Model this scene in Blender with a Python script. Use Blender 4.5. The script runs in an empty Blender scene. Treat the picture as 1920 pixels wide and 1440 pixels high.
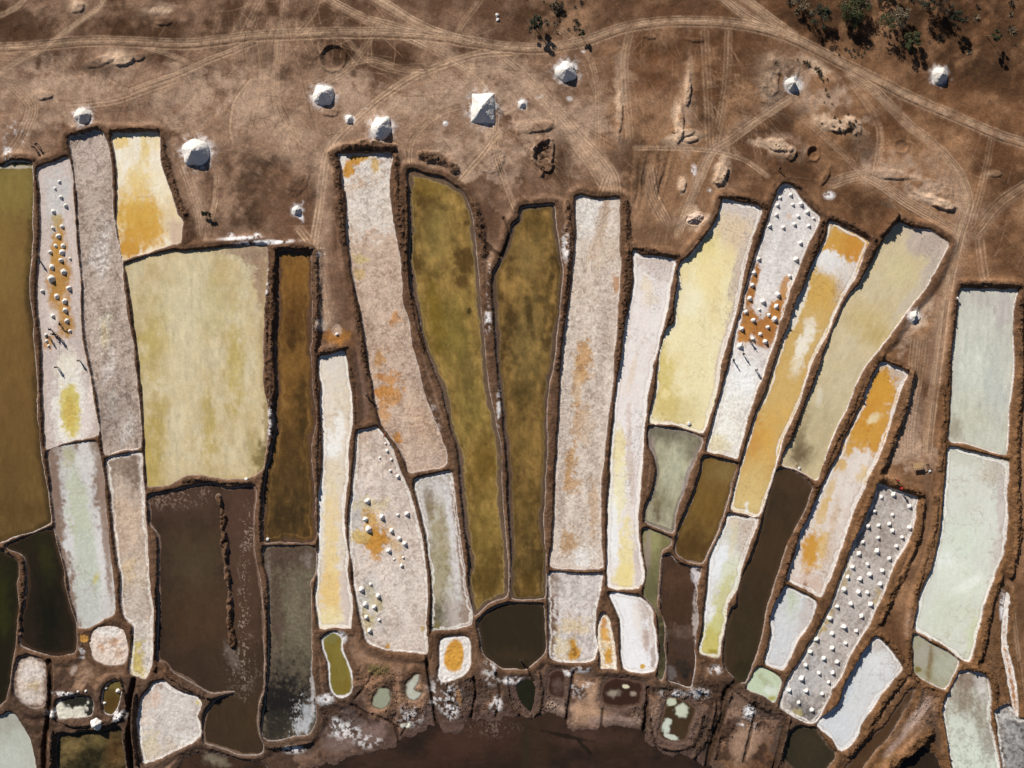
import bpy, bmesh, math, random
import numpy as np
from mathutils import Vector

# ------------------------------------------------------------------ camera, sky, sun, exposure
scene = bpy.context.scene
COL = scene.collection
R = math.radians
PXM = 0.1                                   # metres of ground per map unit
def wx(px): return (px - 960.0) * PXM
def wy(py): return (720.0 - py) * PXM

cam_d = bpy.data.cameras.new('camera')
cam = bpy.data.objects.new('camera', cam_d); COL.objects.link(cam)
cam.location = (0, 0, 230.0); cam.rotation_euler = (0, 0, 0)
cam_d.sensor_width = 36.0; cam_d.lens = 36.0 * 230.0 / 192.0
cam_d.clip_start = 0.5; cam_d.clip_end = 4000
scene.camera = cam

SUN_EL = 34.0
SUN_DIR = Vector((0.535, -0.845, 0)).normalized()       # the way shadows fall on the ground
sun_d = bpy.data.lights.new('sun', 'SUN'); sun_d.energy = 5.0; sun_d.angle = R(0.5)
sun_d.color = (1.0, 0.955, 0.89)
sun = bpy.data.objects.new('sun', sun_d); COL.objects.link(sun)
ray = Vector((SUN_DIR.x * math.cos(R(SUN_EL)), SUN_DIR.y * math.cos(R(SUN_EL)), -math.sin(R(SUN_EL))))
sun.rotation_euler = ray.to_track_quat('-Z', 'Y').to_euler()

world = bpy.data.worlds.new('World'); scene.world = world; world.use_nodes = True
wn = world.node_tree.nodes; wl = world.node_tree.links
sky = wn.new('ShaderNodeTexSky'); sky.sky_type = 'NISHITA'; sky.sun_disc = False
sky.sun_elevation = R(SUN_EL); sky.sun_rotation = math.atan2(-SUN_DIR.x, -SUN_DIR.y)
sky.air_density = 0.75; sky.dust_density = 0.4
bg = wn['Background']; bg.inputs['Strength'].default_value = 0.05
wl.new(sky.outputs[0], bg.inputs[0])
vs = scene.view_settings
vs.view_transform = 'Standard'; vs.look = 'None'; vs.gamma = 1.0; vs.use_curve_mapping = False
vs.exposure = 0.06

rng = np.random.default_rng(7)
random.seed(7)

# ------------------------------------------------------------------ helpers
def lin(c):
    c = np.asarray(c, dtype=np.float32) / 255.0
    return np.where(c <= 0.04045, c / 12.92, ((c + 0.055) / 1.055) ** 2.4).astype(np.float32)
def sstep(a, b, x):
    t = np.clip((x - a) / (b - a), 0, 1); return t * t * (3 - 2 * t)
_TAB = rng.random((256, 256)).astype(np.float32)
def vnoise(x, y, seed=0):
    x = x + seed * 37.17; y = y + seed * 91.73
    xi = np.floor(x).astype(np.int32); yi = np.floor(y).astype(np.int32)
    fx = (x - xi).astype(np.float32); fy = (y - yi).astype(np.float32)
    fx = fx * fx * (3 - 2 * fx); fy = fy * fy * (3 - 2 * fy)
    x0 = xi & 255; x1 = (xi + 1) & 255; y0 = yi & 255; y1 = (yi + 1) & 255
    a = _TAB[y0, x0]; b = _TAB[y0, x1]; c = _TAB[y1, x0]; d = _TAB[y1, x1]
    return (a + (b - a) * fx) * (1 - fy) + (c + (d - c) * fx) * fy
def fbm(x, y, lam, octv=4, seed=0, gain=0.55):
    s = 0; amp = 1; tot = 0
    for o in range(octv):
        s = s + amp * vnoise(x / lam, y / lam, seed + o * 3.1); tot += amp; amp *= gain; lam *= 0.48
    return np.clip((s / tot - 0.5) * 1.75 + 0.5, 0, 1)

def tag(o, label=None, cat=None, group=None, kind=None):
    if label: o['label'] = label
    if cat: o['category'] = cat
    if group: o['group'] = group
    if kind: o['kind'] = kind
    return o
def link(name, me, mat=None, parent=None, loc=None):
    o = bpy.data.objects.new(name, me)
    COL.objects.link(o)
    if mat is not None and me is not None and not me.materials: me.materials.append(mat)
    if parent is not None: o.parent = parent
    if loc is not None: o.location = loc
    return o
def empty(name, loc=(0, 0, 0), rz=0):
    o = bpy.data.objects.new(name, None); COL.objects.link(o)
    o.location = loc; o.rotation_euler = (0, 0, rz); o.empty_display_size = 0.3
    return o
def copy_tree(o, parent=None):
    c = o.copy(); COL.objects.link(c); c.parent = parent
    for ch in o.children: copy_tree(ch, c)
    return c

# ------------------------------------------------------------------ materials
def new_mat(name):
    m = bpy.data.materials.new(name); m.use_nodes = True
    return m, m.node_tree.nodes, m.node_tree.links
def attr_mat(name, rough, bump, bscale, var=0.12, vscale=3.0, spec=0.3, ior=1.45):
    m, n, l = new_mat(name); b = n['Principled BSDF']
    at = n.new('ShaderNodeVertexColor'); at.layer_name = 'Col'
    tc = n.new('ShaderNodeTexCoord')
    nz = n.new('ShaderNodeTexNoise'); nz.inputs['Scale'].default_value = vscale; nz.inputs['Detail'].default_value = 6
    nz.inputs['Roughness'].default_value = 0.65
    l.new(tc.outputs['Object'], nz.inputs['Vector'])
    mr = n.new('ShaderNodeMapRange'); mr.inputs[1].default_value = 0.25; mr.inputs[2].default_value = 0.75
    mr.inputs[3].default_value = 1 - var; mr.inputs[4].default_value = 1 + var
    l.new(nz.outputs['Fac'], mr.inputs[0])
    mx = n.new('ShaderNodeMix'); mx.data_type = 'RGBA'; mx.blend_type = 'MULTIPLY'; mx.inputs[0].default_value = 1.0
    l.new(at.outputs['Color'], mx.inputs[6]); l.new(mr.outputs[0], mx.inputs[7])
    l.new(mx.outputs[2], b.inputs['Base Color'])
    b.inputs['Roughness'].default_value = rough; b.inputs['IOR'].default_value = ior
    b.inputs['Specular IOR Level'].default_value = spec
    if bump > 0:
        n2 = n.new('ShaderNodeTexNoise'); n2.inputs['Scale'].default_value = bscale; n2.inputs['Detail'].default_value = 8
        n2.inputs['Roughness'].default_value = 0.7
        l.new(tc.outputs['Object'], n2.inputs['Vector'])
        bp = n.new('ShaderNodeBump'); bp.inputs['Strength'].default_value = 1.0; bp.inputs['Distance'].default_value = bump
        l.new(n2.outputs['Fac'], bp.inputs['Height']); l.new(bp.outputs[0], b.inputs['Normal'])
    return m
def noise_mat(name, c1, c2, scale=2.0, rough=0.85, bump=0.0, bscale=8.0, spec=0.3, sss=0.0):
    m, n, l = new_mat(name); b = n['Principled BSDF']
    tc = n.new('ShaderNodeTexCoord')
    nz = n.new('ShaderNodeTexNoise'); nz.inputs['Scale'].default_value = scale; nz.inputs['Detail'].default_value = 6
    l.new(tc.outputs['Object'], nz.inputs['Vector'])
    cr = n.new('ShaderNodeValToRGB'); cr.color_ramp.elements[0].position = 0.3; cr.color_ramp.elements[1].position = 0.7
    cr.color_ramp.elements[0].color = (*lin(c1), 1); cr.color_ramp.elements[1].color = (*lin(c2), 1)
    l.new(nz.outputs['Fac'], cr.inputs[0]); l.new(cr.outputs[0], b.inputs['Base Color'])
    b.inputs['Roughness'].default_value = rough; b.inputs['Specular IOR Level'].default_value = spec
    if bump > 0:
        n2 = n.new('ShaderNodeTexNoise'); n2.inputs['Scale'].default_value = bscale; n2.inputs['Detail'].default_value = 7
        l.new(tc.outputs['Object'], n2.inputs['Vector'])
        bp = n.new('ShaderNodeBump'); bp.inputs['Distance'].default_value = bump
        l.new(n2.outputs['Fac'], bp.inputs['Height']); l.new(bp.outputs[0], b.inputs['Normal'])
    return m
M_SOIL = attr_mat('soil', 0.95, 0.045, 4.5, var=0.26, vscale=4.5, spec=0.1)
M_BANK = attr_mat('bank_earth', 0.95, 0.15, 3.0, var=0.36, vscale=4.0, spec=0.1)
M_SALT = attr_mat('salt_crust', 0.75, 0.03, 3.6, var=0.13, vscale=4.0, spec=0.25)
M_SALTW = attr_mat('wet_salt_crust', 0.5, 0.014, 2.5, var=0.06, vscale=2.5, spec=0.3)
M_BRINE = attr_mat('brine', 0.14, 0.0, 1.0, var=0.09, vscale=3.0, spec=0.5, ior=1.34)
M_WET = attr_mat('wet_mud', 0.45, 0.03, 2.5, var=0.12, vscale=2.5, spec=0.3)
M_HEAP = noise_mat('heap_salt', (222, 216, 208), (238, 232, 224), 3.0, 0.85, 0.05, 5.0)
M_HEAPS = noise_mat('heap_salt_small', (218, 212, 205), (234, 228, 220), 3.0, .85, 0.0)
M_HEAPD = noise_mat('heap_salt_dirty', (204, 196, 186), (228, 221, 212), 2.5,.85,.05,5.0)
# ------------------------------------------------------------------ the salt pans, traced as a plan (decimetres)
# kind: w brine, s salt crust, m wet mud;  b: bank height (m);  L: level;  rim: white salt rim strength
W = (236, 232, 230); MUD = (120, 92, 74); PMUD = (188, 160, 140); OCH = (182, 118, 30); YEL = (214, 176, 62)
PANS = []
def pan(pts, label, kind, base, alt, scale=30, amt=0.6, edge=None, blobs=(), b=0.5, L=-0.12, rim=0.7, rel=0.012,
        speck=0.0, scuff=0.0, aniso=3.0, name='salt_pan', cat='salt pan', smooth=True, grain=0.10, lips=(), rag=None, shore=None, wet=False):
    if rag is None: rag = .55 if kind == 'w' else .75
    if shore is None: shore = [(1.2, 3.6, (238,234,230), .75), (4.6, 6.0, (150,126,110), .30)] if (kind == 's' and rim >= .8) else ()
    PANS.append(dict(pts=pts, label=label, kind=kind, base=base, alt=alt, scale=scale, amt=amt, edge=edge, blobs=blobs,
                     b=b, L=L, rim=rim, rel=rel, speck=speck, scuff=scuff, aniso=aniso, name=name, cat=cat, smooth=smooth, grain=grain, lips=lips, rag=rag, shore=shore, wet=wet))

pan([(-90,318),(0,313),(15,307),(30,304),(57,306),(61,325),(61,460),(57,500),(55,520),(55,560),(61,597),(62,635),(66,685),(69,720),(70,782),(76,845),(85,895),(92,945),(96,972),(92,982),(60,997),(25,1007),(0,1017),(-90,1040)],
    'long ochre brine pond running along the left edge of the photo', 'w', (128,98,46), (110,82,38), 60, .8, ((58,44,24),11,.85),
    [(20,350,60,60,0,(142,124,58),.8,.9),(0,470,50,90,0,(140,110,48),.6,.9),(10,900,60,130,0,(104,78,36),.8,.9),(30,720,40,120,0,(120,88,40),.6,.9),(45,960,50,30,0,(86,64,30),.5,.9),(10,313,70,2.5,0,(226,216,200),.5,.5)], rim=.8, speck=.10)
pan([(73,317),(100,306),(126,296),(131,308),(136,332),(136,360),(139,397),(142,447),(147,497),(151,535),(150,572),(151,622),(156,655),(165,692),(170,720),(179,770),(184,802),(182,816),(162,821),(137,825),(112,832),(88,841),(85,820),(82,770),(81,720),(81,660),(75,610),(72,572),(71,535),(74,485),(76,435),(76,385),(74,345)],
    'pinkish salt pan with an ochre stripe dotted by white heaps, workers at its middle', 's', (208,192,186), (196,180,174), 25, .45, ((188,170,160),5,.5),
    [(106,370,20,45,0,(196,196,198),.7),(106,415,9,12,0,(176,148,72),.8),(110,470,13,38,4,(184,134,46),1.0),(111,535,18,45,5,(178,128,52),1.0),(120,590,14,38,-6,(186,136,60),.95),(90,641,8,12,0,(184,132,58),.85),(122,610,9,12,0,(150,110,60),.6),(100,592,8,12,0,(222,214,208),.6),
     (128,690,20,30,0,(232,224,208),.9),(130,770,26,66,0,(238,234,228),.95),(132,772,15,44,-3,(212,194,104),1.0,.4),(131,775,9,26,-3,(204,172,66),.7),(170,760,9,60,12,(228,214,210),.7)], rel=.02, speck=.25, rag=.45)
pan([(131,261),(150,254),(175,247),(192,250),(200,270),(206,300),(210,337),(211,385),(214,422),(222,460),(229,492),(231,535),(236,572),(242,610),(250,647),(252,685),(256,720),(262,782),(264,837),(237,842),(212,849),(196,852),(192,832),(189,795),(184,757),(179,720),(166,660),(160,622),(157,585),(156,535),(152,485),(149,447),(146,397),(145,360),(142,350),(137,300)],
    'long narrow pinkish grey dry pan with scuffed crust beside the heap-dotted left pan', 's', (198,180,168), (176,157,146), 22, .45, None,
    [(190,475,13,42,4,(214,206,200),.9),(198,620,11,28,4,(218,208,190),.9),(196,625,6,16,0,(206,180,130),.5),(206,690,9,24,15,(214,204,198),.8),(212,755,10,30,5,(205,196,188),.7),(236,810,10,24,10,(212,204,198),.8),(170,300,20,50,0,(192,172,164),.5),(212,770,30,50,0,(140,124,116),.45)], rel=.05, speck=.6, scuff=.8)
pan([(212,251),(250,251),(295,251),(299,275),(299,300),(309,330),(320,360),(327,380),(332,402),(344,415),(341,435),(340,454),(320,459),(282,471),(250,481),(230,486),(226,465),(222,442),(219,410),(220,385),(220,360),(220,325),(217,287)],
    'white pan stained bright yellow towards its lower end at upper left', 's', (236,228,212), (226,206,160), 22, .8, None,
    [(250,405,40,46,20,(212,166,50),.95,.8),(275,410,44,40,0,(208,160,44),.9,.8),(260,350,26,26,0,(222,186,100),.7,.8),(242,460,24,24,0,(196,138,16),1.0,.7),(265,440,34,22,0,(206,152,32),.9,.8),(225,262,14,14,0,(222,186,88),.8),(272,285,8,26,0,(220,190,110),.8,.8),(258,330,18,18,0,(226,196,120),.6),(318,400,14,50,-14,(222,200,160),.8),(330,435,12,24,0,(204,176,150),.9),(300,345,16,30,-15,(238,226,196),.7)], rel=.02, wet=True, rag=.5)
pan([(235,496),(265,485),(300,476),(330,472),(362,471),(400,468),(440,463),(480,460),(499,461),(502,485),(497,560),(494,610),(492,660),(494,720),(500,757),(501,807),(497,852),(490,882),(462,896),(425,898),(400,894),(375,890),(350,891),(337,899),(315,910),(280,912),(276,902),(274,870),(271,832),(270,782),(265,720),(259,660),(256,635),(250,597),(246,560),(242,535),(237,510)],
    'largest pan, wide pale khaki yellow brine pond left of centre', 'w', (218,201,160), (200,175,120), 46, .9, ((188,168,112),5,.4),
    [(290,640,26,60,0,(190,166,78),.75,.9),(275,860,22,50,0,(192,166,74),.8,.9),(300,790,14,50,0,(184,158,66),.7,.9),(440,680,14,80,0,(192,168,80),.75,.9),(392,800,12,60,0,(190,164,76),.7,.9),(400,560,18,50,0,(186,164,84),.5,.9),(360,580,60,50,0,(212,200,156),.6,.9),(340,690,30,120,0,(222,204,162),.6,.9),
     (482,478,26,16,25,(176,146,120),.95,.6),(490,520,12,50,-6,(174,140,110),.9,.6),(470,472,50,10,0,(168,140,112),.8,.6),(496,620,6,90,0,(182,156,112),.7),(492,862,13,26,8,(84,68,36),.95,.7),(478,860,20,36,8,(170,150,90),.6,.9),(500,790,5,40,0,(150,128,80),.7)], speck=.22, rim=.25, lips=[(480, 490, 30, 40, 0)], rag=.8)
pan([(524,474),(555,472),(582,475),(583,535),(584,585),(583,635),(580,655),(584,672),(587,720),(590,760),(590,795),(584,820),(585,857),(590,907),(591,970),(590,1015),(555,1017),(525,1015),(495,1017),(494,970),(495,920),(501,882),(512,845),(517,795),(519,720),(519,660),(517,622),(521,572),(522,522)],
    'narrow amber brown brine pond right of the large pale yellow pan', 'w', (136,96,38), (92,64,26), 26, 1.0, ((86,58,30),7,.75),
    [(552,520,30,50,0,(144,98,34),.8,.9),(545,600,26,40,0,(104,68,24),.6,.9),(556,690,26,40,0,(140,98,36),.8,.9),(560,820,30,50,0,(92,66,28),.8,.9),(540,900,50,70,0,(86,64,30),.9,.9),(540,980,50,50,0,(70,54,28),.9,.9),(547,640,8,18,-10,(70,48,20),.7),(565,740,10,30,0,(62,48,22),.6),(570,795,8,20,10,(58,46,22),.6)], b=.7, rim=.2, speck=.45, shore=[(-3,4,(98,72,54),.8),(9,10.4,(150,112,56),.45)])
pan([(600,671),(620,666),(646,659),(652,685),(656,720),(660,757),(661,787),(656,820),(652,857),(651,907),(646,945),(645,982),(647,1007),(652,1040),(652,1085),(656,1102),(660,1117),(661,1135),(659,1155),(656,1176),(630,1175),(600,1177),(596,1155),(592,1130),(592,1105),(595,1080),(597,1045),(599,970),(599,932),(602,907),(606,870),(606,807),(602,770),(604,720),(599,705)],
    'slender cream salt pan turning yellow at its foot, left of the middle heap pan', 's', (226,214,200), (216,200,176), 20, .7, None,
    [(630,690,24,26,0,(214,206,198),.6),(618,840,16,20,0,(238,236,232),.9),(636,805,8,30,0,(240,238,234),.8),(600,960,8,80,0,(240,238,236),.9),(620,985,12,60,2,(228,202,150),.95),(620,1070,13,50,0,(230,204,146),1.0),(620,1120,18,42,0,(228,194,124),1.0),(618,1160,20,20,0,(232,214,160),.9),(650,1120,9,60,-4,(206,188,180),.9),(622,900,14,30,0,(222,206,176),.7)], rel=.025, rim=1.0, rag=.6, wet=True)
pan([(635,291),(655,290),(690,289),(732,289),(731,325),(729,360),(735,397),(740,435),(746,467),(752,510),(754,560),(765,597),(772,647),(784,685),(790,720),(797,745),(812,782),(827,820),(836,845),(837,867),(825,875),(792,881),(767,885),(762,870),(751,845),(740,827),(720,802),(709,777),(702,745),(700,720),(692,685),(687,635),(680,597),(672,560),(665,530),(659,505),(656,472),(652,447),(651,410),(650,365),(645,350),(640,312)],
    'long pinkish beige pan with orange blotches, left of the two olive ponds', 's', (210,184,164), (192,164,144), 18, .45, None,
    [(690,310,60,24,0,(224,216,212),.95),(690,380,60,50,0,(226,216,208),.9),(650,320,11,8,-20,(204,144,36),1.0,.4),(662,303,10,11,30,(202,142,40),1.0,.4),(672,296,14,5,0,(206,152,50),.95,.4),(702,308,7,13,0,(206,164,80),.85,.5),(700,410,50,18,0,(220,208,198),.8),
     (740,597,9,9,0,(196,136,74),.85),(712,675,11,14,0,(200,146,78),.8),(714,705,9,8,0,(200,130,50),.85),(735,715,16,14,0,(202,138,66),.85),(716,735,18,10,0,(198,124,38),.95),(732,740,20,18,0,(200,140,66),.8),(720,770,10,20,0,(200,140,70),.7),(745,822,7,11,0,(196,130,40),.9),(790,790,20,40,-20,(206,172,144),.7),(675,485,10,8,0,(206,182,120),.8),(673,515,9,8,0,(204,172,110),.8),
     (765,560,5,90,-9,(214,196,184),.8),(808,760,9,100,-22,(208,184,166),.8),(815,865,14,10,0,(190,166,154),.7)], rel=.035, speck=.55, scuff=.6, lips=[(770, 640, 22, 160, -14), (815, 820, 26, 60, -20)])
pan([(766,321),(795,326),(830,337),(852,350),(866,360),(875,375),(886,410),(891,447),(894,485),(899,535),(902,585),(905,610),(910,660),(915,720),(925,770),(930,795),(940,845),(941,895),(942,945),(947,995),(952,1045),(954,1080),(950,1117),(927,1126),(912,1134),(890,1155),(886,1130),(880,1092),(881,1045),(875,995),(869,945),(865,895),(859,845),(849,807),(837,757),(825,715),(807,672),(795,635),(785,585),(772,540),(770,485),(770,422),(767,360)],
    'left of the two long olive green brine ponds at the centre', 'w', (172,136,62), (100,74,30), 26, 1.0, ((72,56,28),9,.85),
    [(800,350,30,16,0,(134,104,30),.7),(820,430,26,60,0,(146,122,58),.7,.9),(850,620,36,60,-10,(140,118,46),.8,.9),(815,590,14,60,-10,(136,108,20),.7,.9),(880,760,30,70,-8,(146,122,50),.8,.9),(880,700,14,50,0,(104,86,40),.6,.9),(905,880,26,50,0,(120,92,24),.8,.9),(910,1000,26,60,0,(136,110,40),.7,.9),(915,1090,30,40,0,(98,76,26),.8,.9),(930,680,12,70,-6,(110,94,44),.6,.9),(880,582,4,6,0,(58,48,20),.8)], speck=.42, rim=.35, aniso=2.0, shore=[(-3,5.5,(112,88,70),.85),(6.2,7.6,(164,140,84),.7)])
pan([(979,391),(1010,387),(1037,386),(1041,410),(1046,447),(1051,485),(1055,510),(1051,560),(1046,610),(1040,672),(1030,720),(1025,770),(1026,820),(1024,870),(1020,945),(1020,1007),(1024,1080),(1022,1100),(1020,1120),(992,1124),(960,1121),(957,1080),(960,1045),(957,970),(955,945),(952,870),(947,807),(942,745),(937,710),(932,660),(930,610),(925,560),(925,520),(932,500),(950,465),(957,442),(962,422),(975,412)],
    'right of the two long olive green brine ponds, the darker browner one', 'w', (160,122,56), (82,60,26), 24, 1.0, ((66,50,28),10,.9),
    [(1000,420,36,26,0,(98,74,28),.7,.9),(990,480,30,40,0,(140,112,56),.7,.9),(990,640,30,80,0,(136,112,56),.6,.9),(992,590,6,40,-8,(74,58,26),.8,.7),(1028,560,5,70,8,(74,58,26),.6,.7),(985,740,24,30,0,(88,70,28),.7,.9),(990,830,26,60,0,(128,100,42),.7,.9),(985,960,26,50,0,(100,78,30),.7,.9),(990,1060,26,60,0,(84,66,28),.8,.9),(990,1100,14,20,0,(100,74,24),.8,.8)], speck=.42, rim=.35, aniso=2.0, shore=[(-3,4.5,(100,78,62),.85),(5.2,6.4,(150,124,76),.5)])
pan([(1081,371),(1110,372),(1135,373),(1161,374),(1161,410),(1160,460),(1164,497),(1160,535),(1157,585),(1152,647),(1148,720),(1142,770),(1135,825),(1130,870),(1126,907),(1127,970),(1127,1020),(1129,1062),(1097,1066),(1060,1066),(1031,1062),(1035,1032),(1040,970),(1042,895),(1046,832),(1049,770),(1052,720),(1057,647),(1065,585),(1072,535),(1077,485),(1081,435)],
    'long whitish pan with rust blotches and tyre marks, right of the olive ponds', 's', (224,211,200), (208,190,176), 18, .45, None,
    [(1100,400,22,40,0,(228,222,218),.9),(1128,420,8,60,14,(184,156,130),.75,.6),(1155,530,7,14,0,(188,134,86),.8),(1095,545,24,40,0,(208,188,170),.6),(1130,470,30,30,0,(208,184,162),.6),
     (1095,670,14,26,0,(196,146,84),.85),(1090,705,16,14,0,(198,150,90),.85),(1080,735,10,30,0,(204,168,126),.7),(1085,790,10,28,8,(202,158,112),.7),(1065,870,12,30,5,(194,148,92),.85),(1070,910,16,14,0,(194,150,100),.8),(1100,800,12,30,0,(206,178,150),.6),(1066,1020,14,22,10,(186,140,80),.75),(1112,960,8,40,0,(200,160,120),.6),(1090,1045,20,16,0,(230,226,224),.9),
     (1058,800,6,140,4,(206,190,180),.8,.4),(1130,600,9,90,5,(208,192,180),.7)], rel=.035, speck=.5, scuff=.6, lips=[(1060, 800, 12, 220, 4)])
pan([(1189,471),(1202,480),(1235,482),(1265,488),(1262,510),(1255,547),(1250,585),(1240,622),(1232,660),(1225,685),(1218,720),(1212,757),(1206,807),(1205,845),(1201,895),(1197,945),(1196,995),(1201,1032),(1207,1070),(1207,1085),(1197,1101),(1172,1104),(1142,1101),(1139,1080),(1139,1045),(1139,970),(1144,895),(1147,832),(1152,782),(1158,720),(1163,690),(1170,647),(1175,610),(1182,572),(1189,535),(1187,497)],
    'slim bright white salt pan with a pale yellow foot, left of the pale yellow pond', 's', (234,228,226), (226,214,208), 22, .6, None,
    [(1225,492,40,12,10,(206,188,178),.8),(1240,510,24,14,30,(204,188,180),.7),(1213,535,9,16,-5,(226,206,170),.6),(1220,565,14,10,0,(222,204,180),.6),(1185,700,5,30,12,(224,200,176),.6),(1160,850,10,38,6,(232,214,158),.9),(1160,930,14,50,5,(236,226,178),.8),(1175,1040,14,55,0,(234,216,150),.9),(1170,1085,18,24,0,(234,214,140),.9),(1195,1060,5,45,-6,(206,190,186),.8),(1180,830,4,60,0,(208,186,174),.7),(1186,900,4,50,0,(206,184,170),.7),(1150,1000,8,60,0,(238,238,240),.8)], rel=.02, rim=1.0, lips=[(1230, 500, 36, 34, 20), (1185, 860, 16, 110, 5), (1230, 560, 16, 30, 10)], wet=True, rag=.5)
pan([(1357,374),(1390,382),(1427,392),(1422,417),(1410,447),(1396,497),(1390,535),(1382,572),(1372,610),(1360,647),(1350,685),(1346,720),(1337,757),(1327,790),(1317,812),(1292,804),(1260,795),(1220,791),(1225,757),(1232,720),(1234,685),(1240,647),(1252,617),(1266,605),(1267,572),(1271,535),(1275,500),(1292,482),(1310,460),(1327,440),(1342,417),(1352,390)],
    'wide pale lemon yellow pan with a pink shore at its upper right', 's', (238,227,184), (234,215,158), 34, .8, None,
    [(1390,395,50,26,15,(212,198,190),.95,.5),(1375,430,36,30,20,(222,198,166),.9,.6),(1390,500,12,60,14,(208,188,172),.9,.5),(1378,590,8,60,14,(214,196,180),.9,.5),(1355,660,7,60,14,(216,196,180),.8,.5),(1320,460,22,26,20,(214,194,108),.7,.9),(1330,510,24,40,0,(236,216,150),.7),(1290,560,22,30,0,(238,230,196),.6),(1300,640,26,40,0,(240,228,180),.7),(1245,700,20,30,0,(214,192,100),.8,.9),(1255,760,26,30,0,(206,182,92),.8,.8),(1248,738,8,8,0,(236,216,150),.9),(1310,740,20,60,15,(238,226,178),.7),(1287,770,24,24,0,(206,186,120),.6,.9),(1240,660,10,20,0,(212,190,100),.6)], rel=.012, speck=.15, rim=1.0, lips=[(1385, 420, 46, 40, 20), (1385, 520, 18, 90, 14)], rag=.45, wet=True)
pan([(1462,352),(1477,346),(1490,357),(1502,375),(1522,395),(1535,407),(1529,430),(1512,465),(1497,502),(1482,540),(1471,577),(1457,620),(1445,657),(1432,697),(1420,730),(1407,765),(1396,807),(1387,840),(1382,860),(1355,852),(1326,845),(1330,820),(1342,775),(1352,745),(1361,710),(1372,667),(1380,622),(1390,585),(1397,547),(1407,510),(1422,467),(1437,422),(1450,385)],
    'white pan with two clusters of salt heaps and an ochre patch, upper right', 's', (226,220,220), (212,204,202), 16, .7, None,
    [(1475,395,60,40,0,(214,208,208),.8),(1480,406,5,5,0,(206,180,160),.7),(1405,545,10,52,16,(172,112,44),1.0,.35),(1412,600,24,24,10,(174,112,40),1.0,.4),(1435,618,26,28,0,(174,112,42),1.0,.4),(1395,630,12,26,10,(184,122,46),1.0,.4),(1460,580,14,26,15,(186,122,40),1.0,.4),(1472,540,8,20,15,(196,140,70),.9,.4),(1430,560,12,30,12,(224,218,216),.9,.3),(1415,660,34,10,15,(226,218,216),1.0,.4),(1390,720,40,50,15,(242,240,240),.95,.5),(1365,790,30,50,10,(240,236,226),.9,.7),(1345,835,20,16,0,(226,212,170),.8)], rel=.025, speck=.35, rim=1.0, rag=.45)
pan([(1555,416),(1580,427),(1610,441),(1629,454),(1620,472),(1610,500),(1600,525),(1592,535),(1575,565),(1560,597),(1547,632),(1527,667),(1517,695),(1508,722),(1492,770),(1472,812),(1462,840),(1455,867),(1437,930),(1422,966),(1397,962),(1370,954),(1375,925),(1382,895),(1395,852),(1407,812),(1422,770),(1437,735),(1447,705),(1462,660),(1477,617),(1492,572),(1512,530),(1525,492),(1540,465),(1550,440)],
    'long amber yellow pan crossed by a white crust band near its top', 's', (208,174,102), (200,160,82), 34, .8, None,
    [(1570,425,40,14,15,(202,188,174),.9,.5),(1580,455,40,22,15,(204,152,50),1.0,.4),(1600,470,20,26,20,(200,136,26),1.0,.6),(1555,495,36,20,20,(224,220,218),1.0,.3),(1585,520,18,24,30,(216,206,198),1.0,.4),(1572,545,8,22,20,(202,178,154),.8,.5),(1535,545,34,30,20,(206,162,70),.9,.8),(1508,640,10,30,22,(232,224,206),.95,.5),(1495,685,9,24,22,(230,220,198),.8,.6),(1520,610,12,12,0,(230,220,200),.7,.5),(1498,580,6,40,22,(230,222,206),.9,.5),(1440,820,22,50,20,(212,160,56),.9,.9),(1410,840,14,40,15,(198,136,30),.7,.9),(1405,920,30,50,10,(212,182,112),.9,.9),(1395,950,30,14,0,(214,188,120),.8),(1470,740,26,50,20,(208,170,92),.7,.9),(1400,955,3,10,0,(236,230,220),.9)], rel=.010, rim=1.0, lips=[(1578, 540, 20, 34, 20)], rag=.6, wet=True)
pan([(1687,419),(1710,429),(1740,432),(1760,445),(1777,456),(1767,480),(1757,500),(1745,522),(1730,545),(1712,567),(1697,587),(1685,605),(1665,632),(1645,657),(1625,682),(1608,712),(1587,767),(1570,795),(1557,827),(1547,860),(1532,899),(1515,892),(1492,879),(1467,870),(1475,845),(1490,815),(1505,777),(1520,737),(1527,720),(1537,690),(1550,655),(1562,622),(1575,592),(1592,557),(1612,535),(1630,502),(1642,480),(1657,452),(1672,432)],
    'broad beige yellow brine pond with rippled pink shore at its upper right end', 'w', (214,197,158), (208,187,142), 44, .8, None,
    [(1745,455,50,26,25,(196,176,160),.95,.5),(1752,500,14,50,32,(200,182,164),.9,.5),(1715,550,8,50,38,(200,186,164),.8,.5),(1625,600,40,30,0,(200,172,96),.6,.9),(1640,630,26,16,0,(194,166,88),.6,.9),(1690,510,30,30,0,(214,198,146),.7,.9),(1570,760,40,60,20,(200,186,142),.6,.9),(1535,810,40,50,20,(186,168,124),.6,.9),(1504,852,22,24,0,(112,92,60),.8,.95),(1500,840,9,30,8,(96,78,50),.8,.9),(1505,800,9,40,8,(160,140,100),.6,.9),(1530,880,18,20,0,(206,188,140),.6),(1536,745,5,16,5,(222,214,190),.6)], rim=1.0, speck=.06, lips=[(1752, 462, 44, 30, 25), (1748, 510, 14, 50, 32)], rag=.5)
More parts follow.
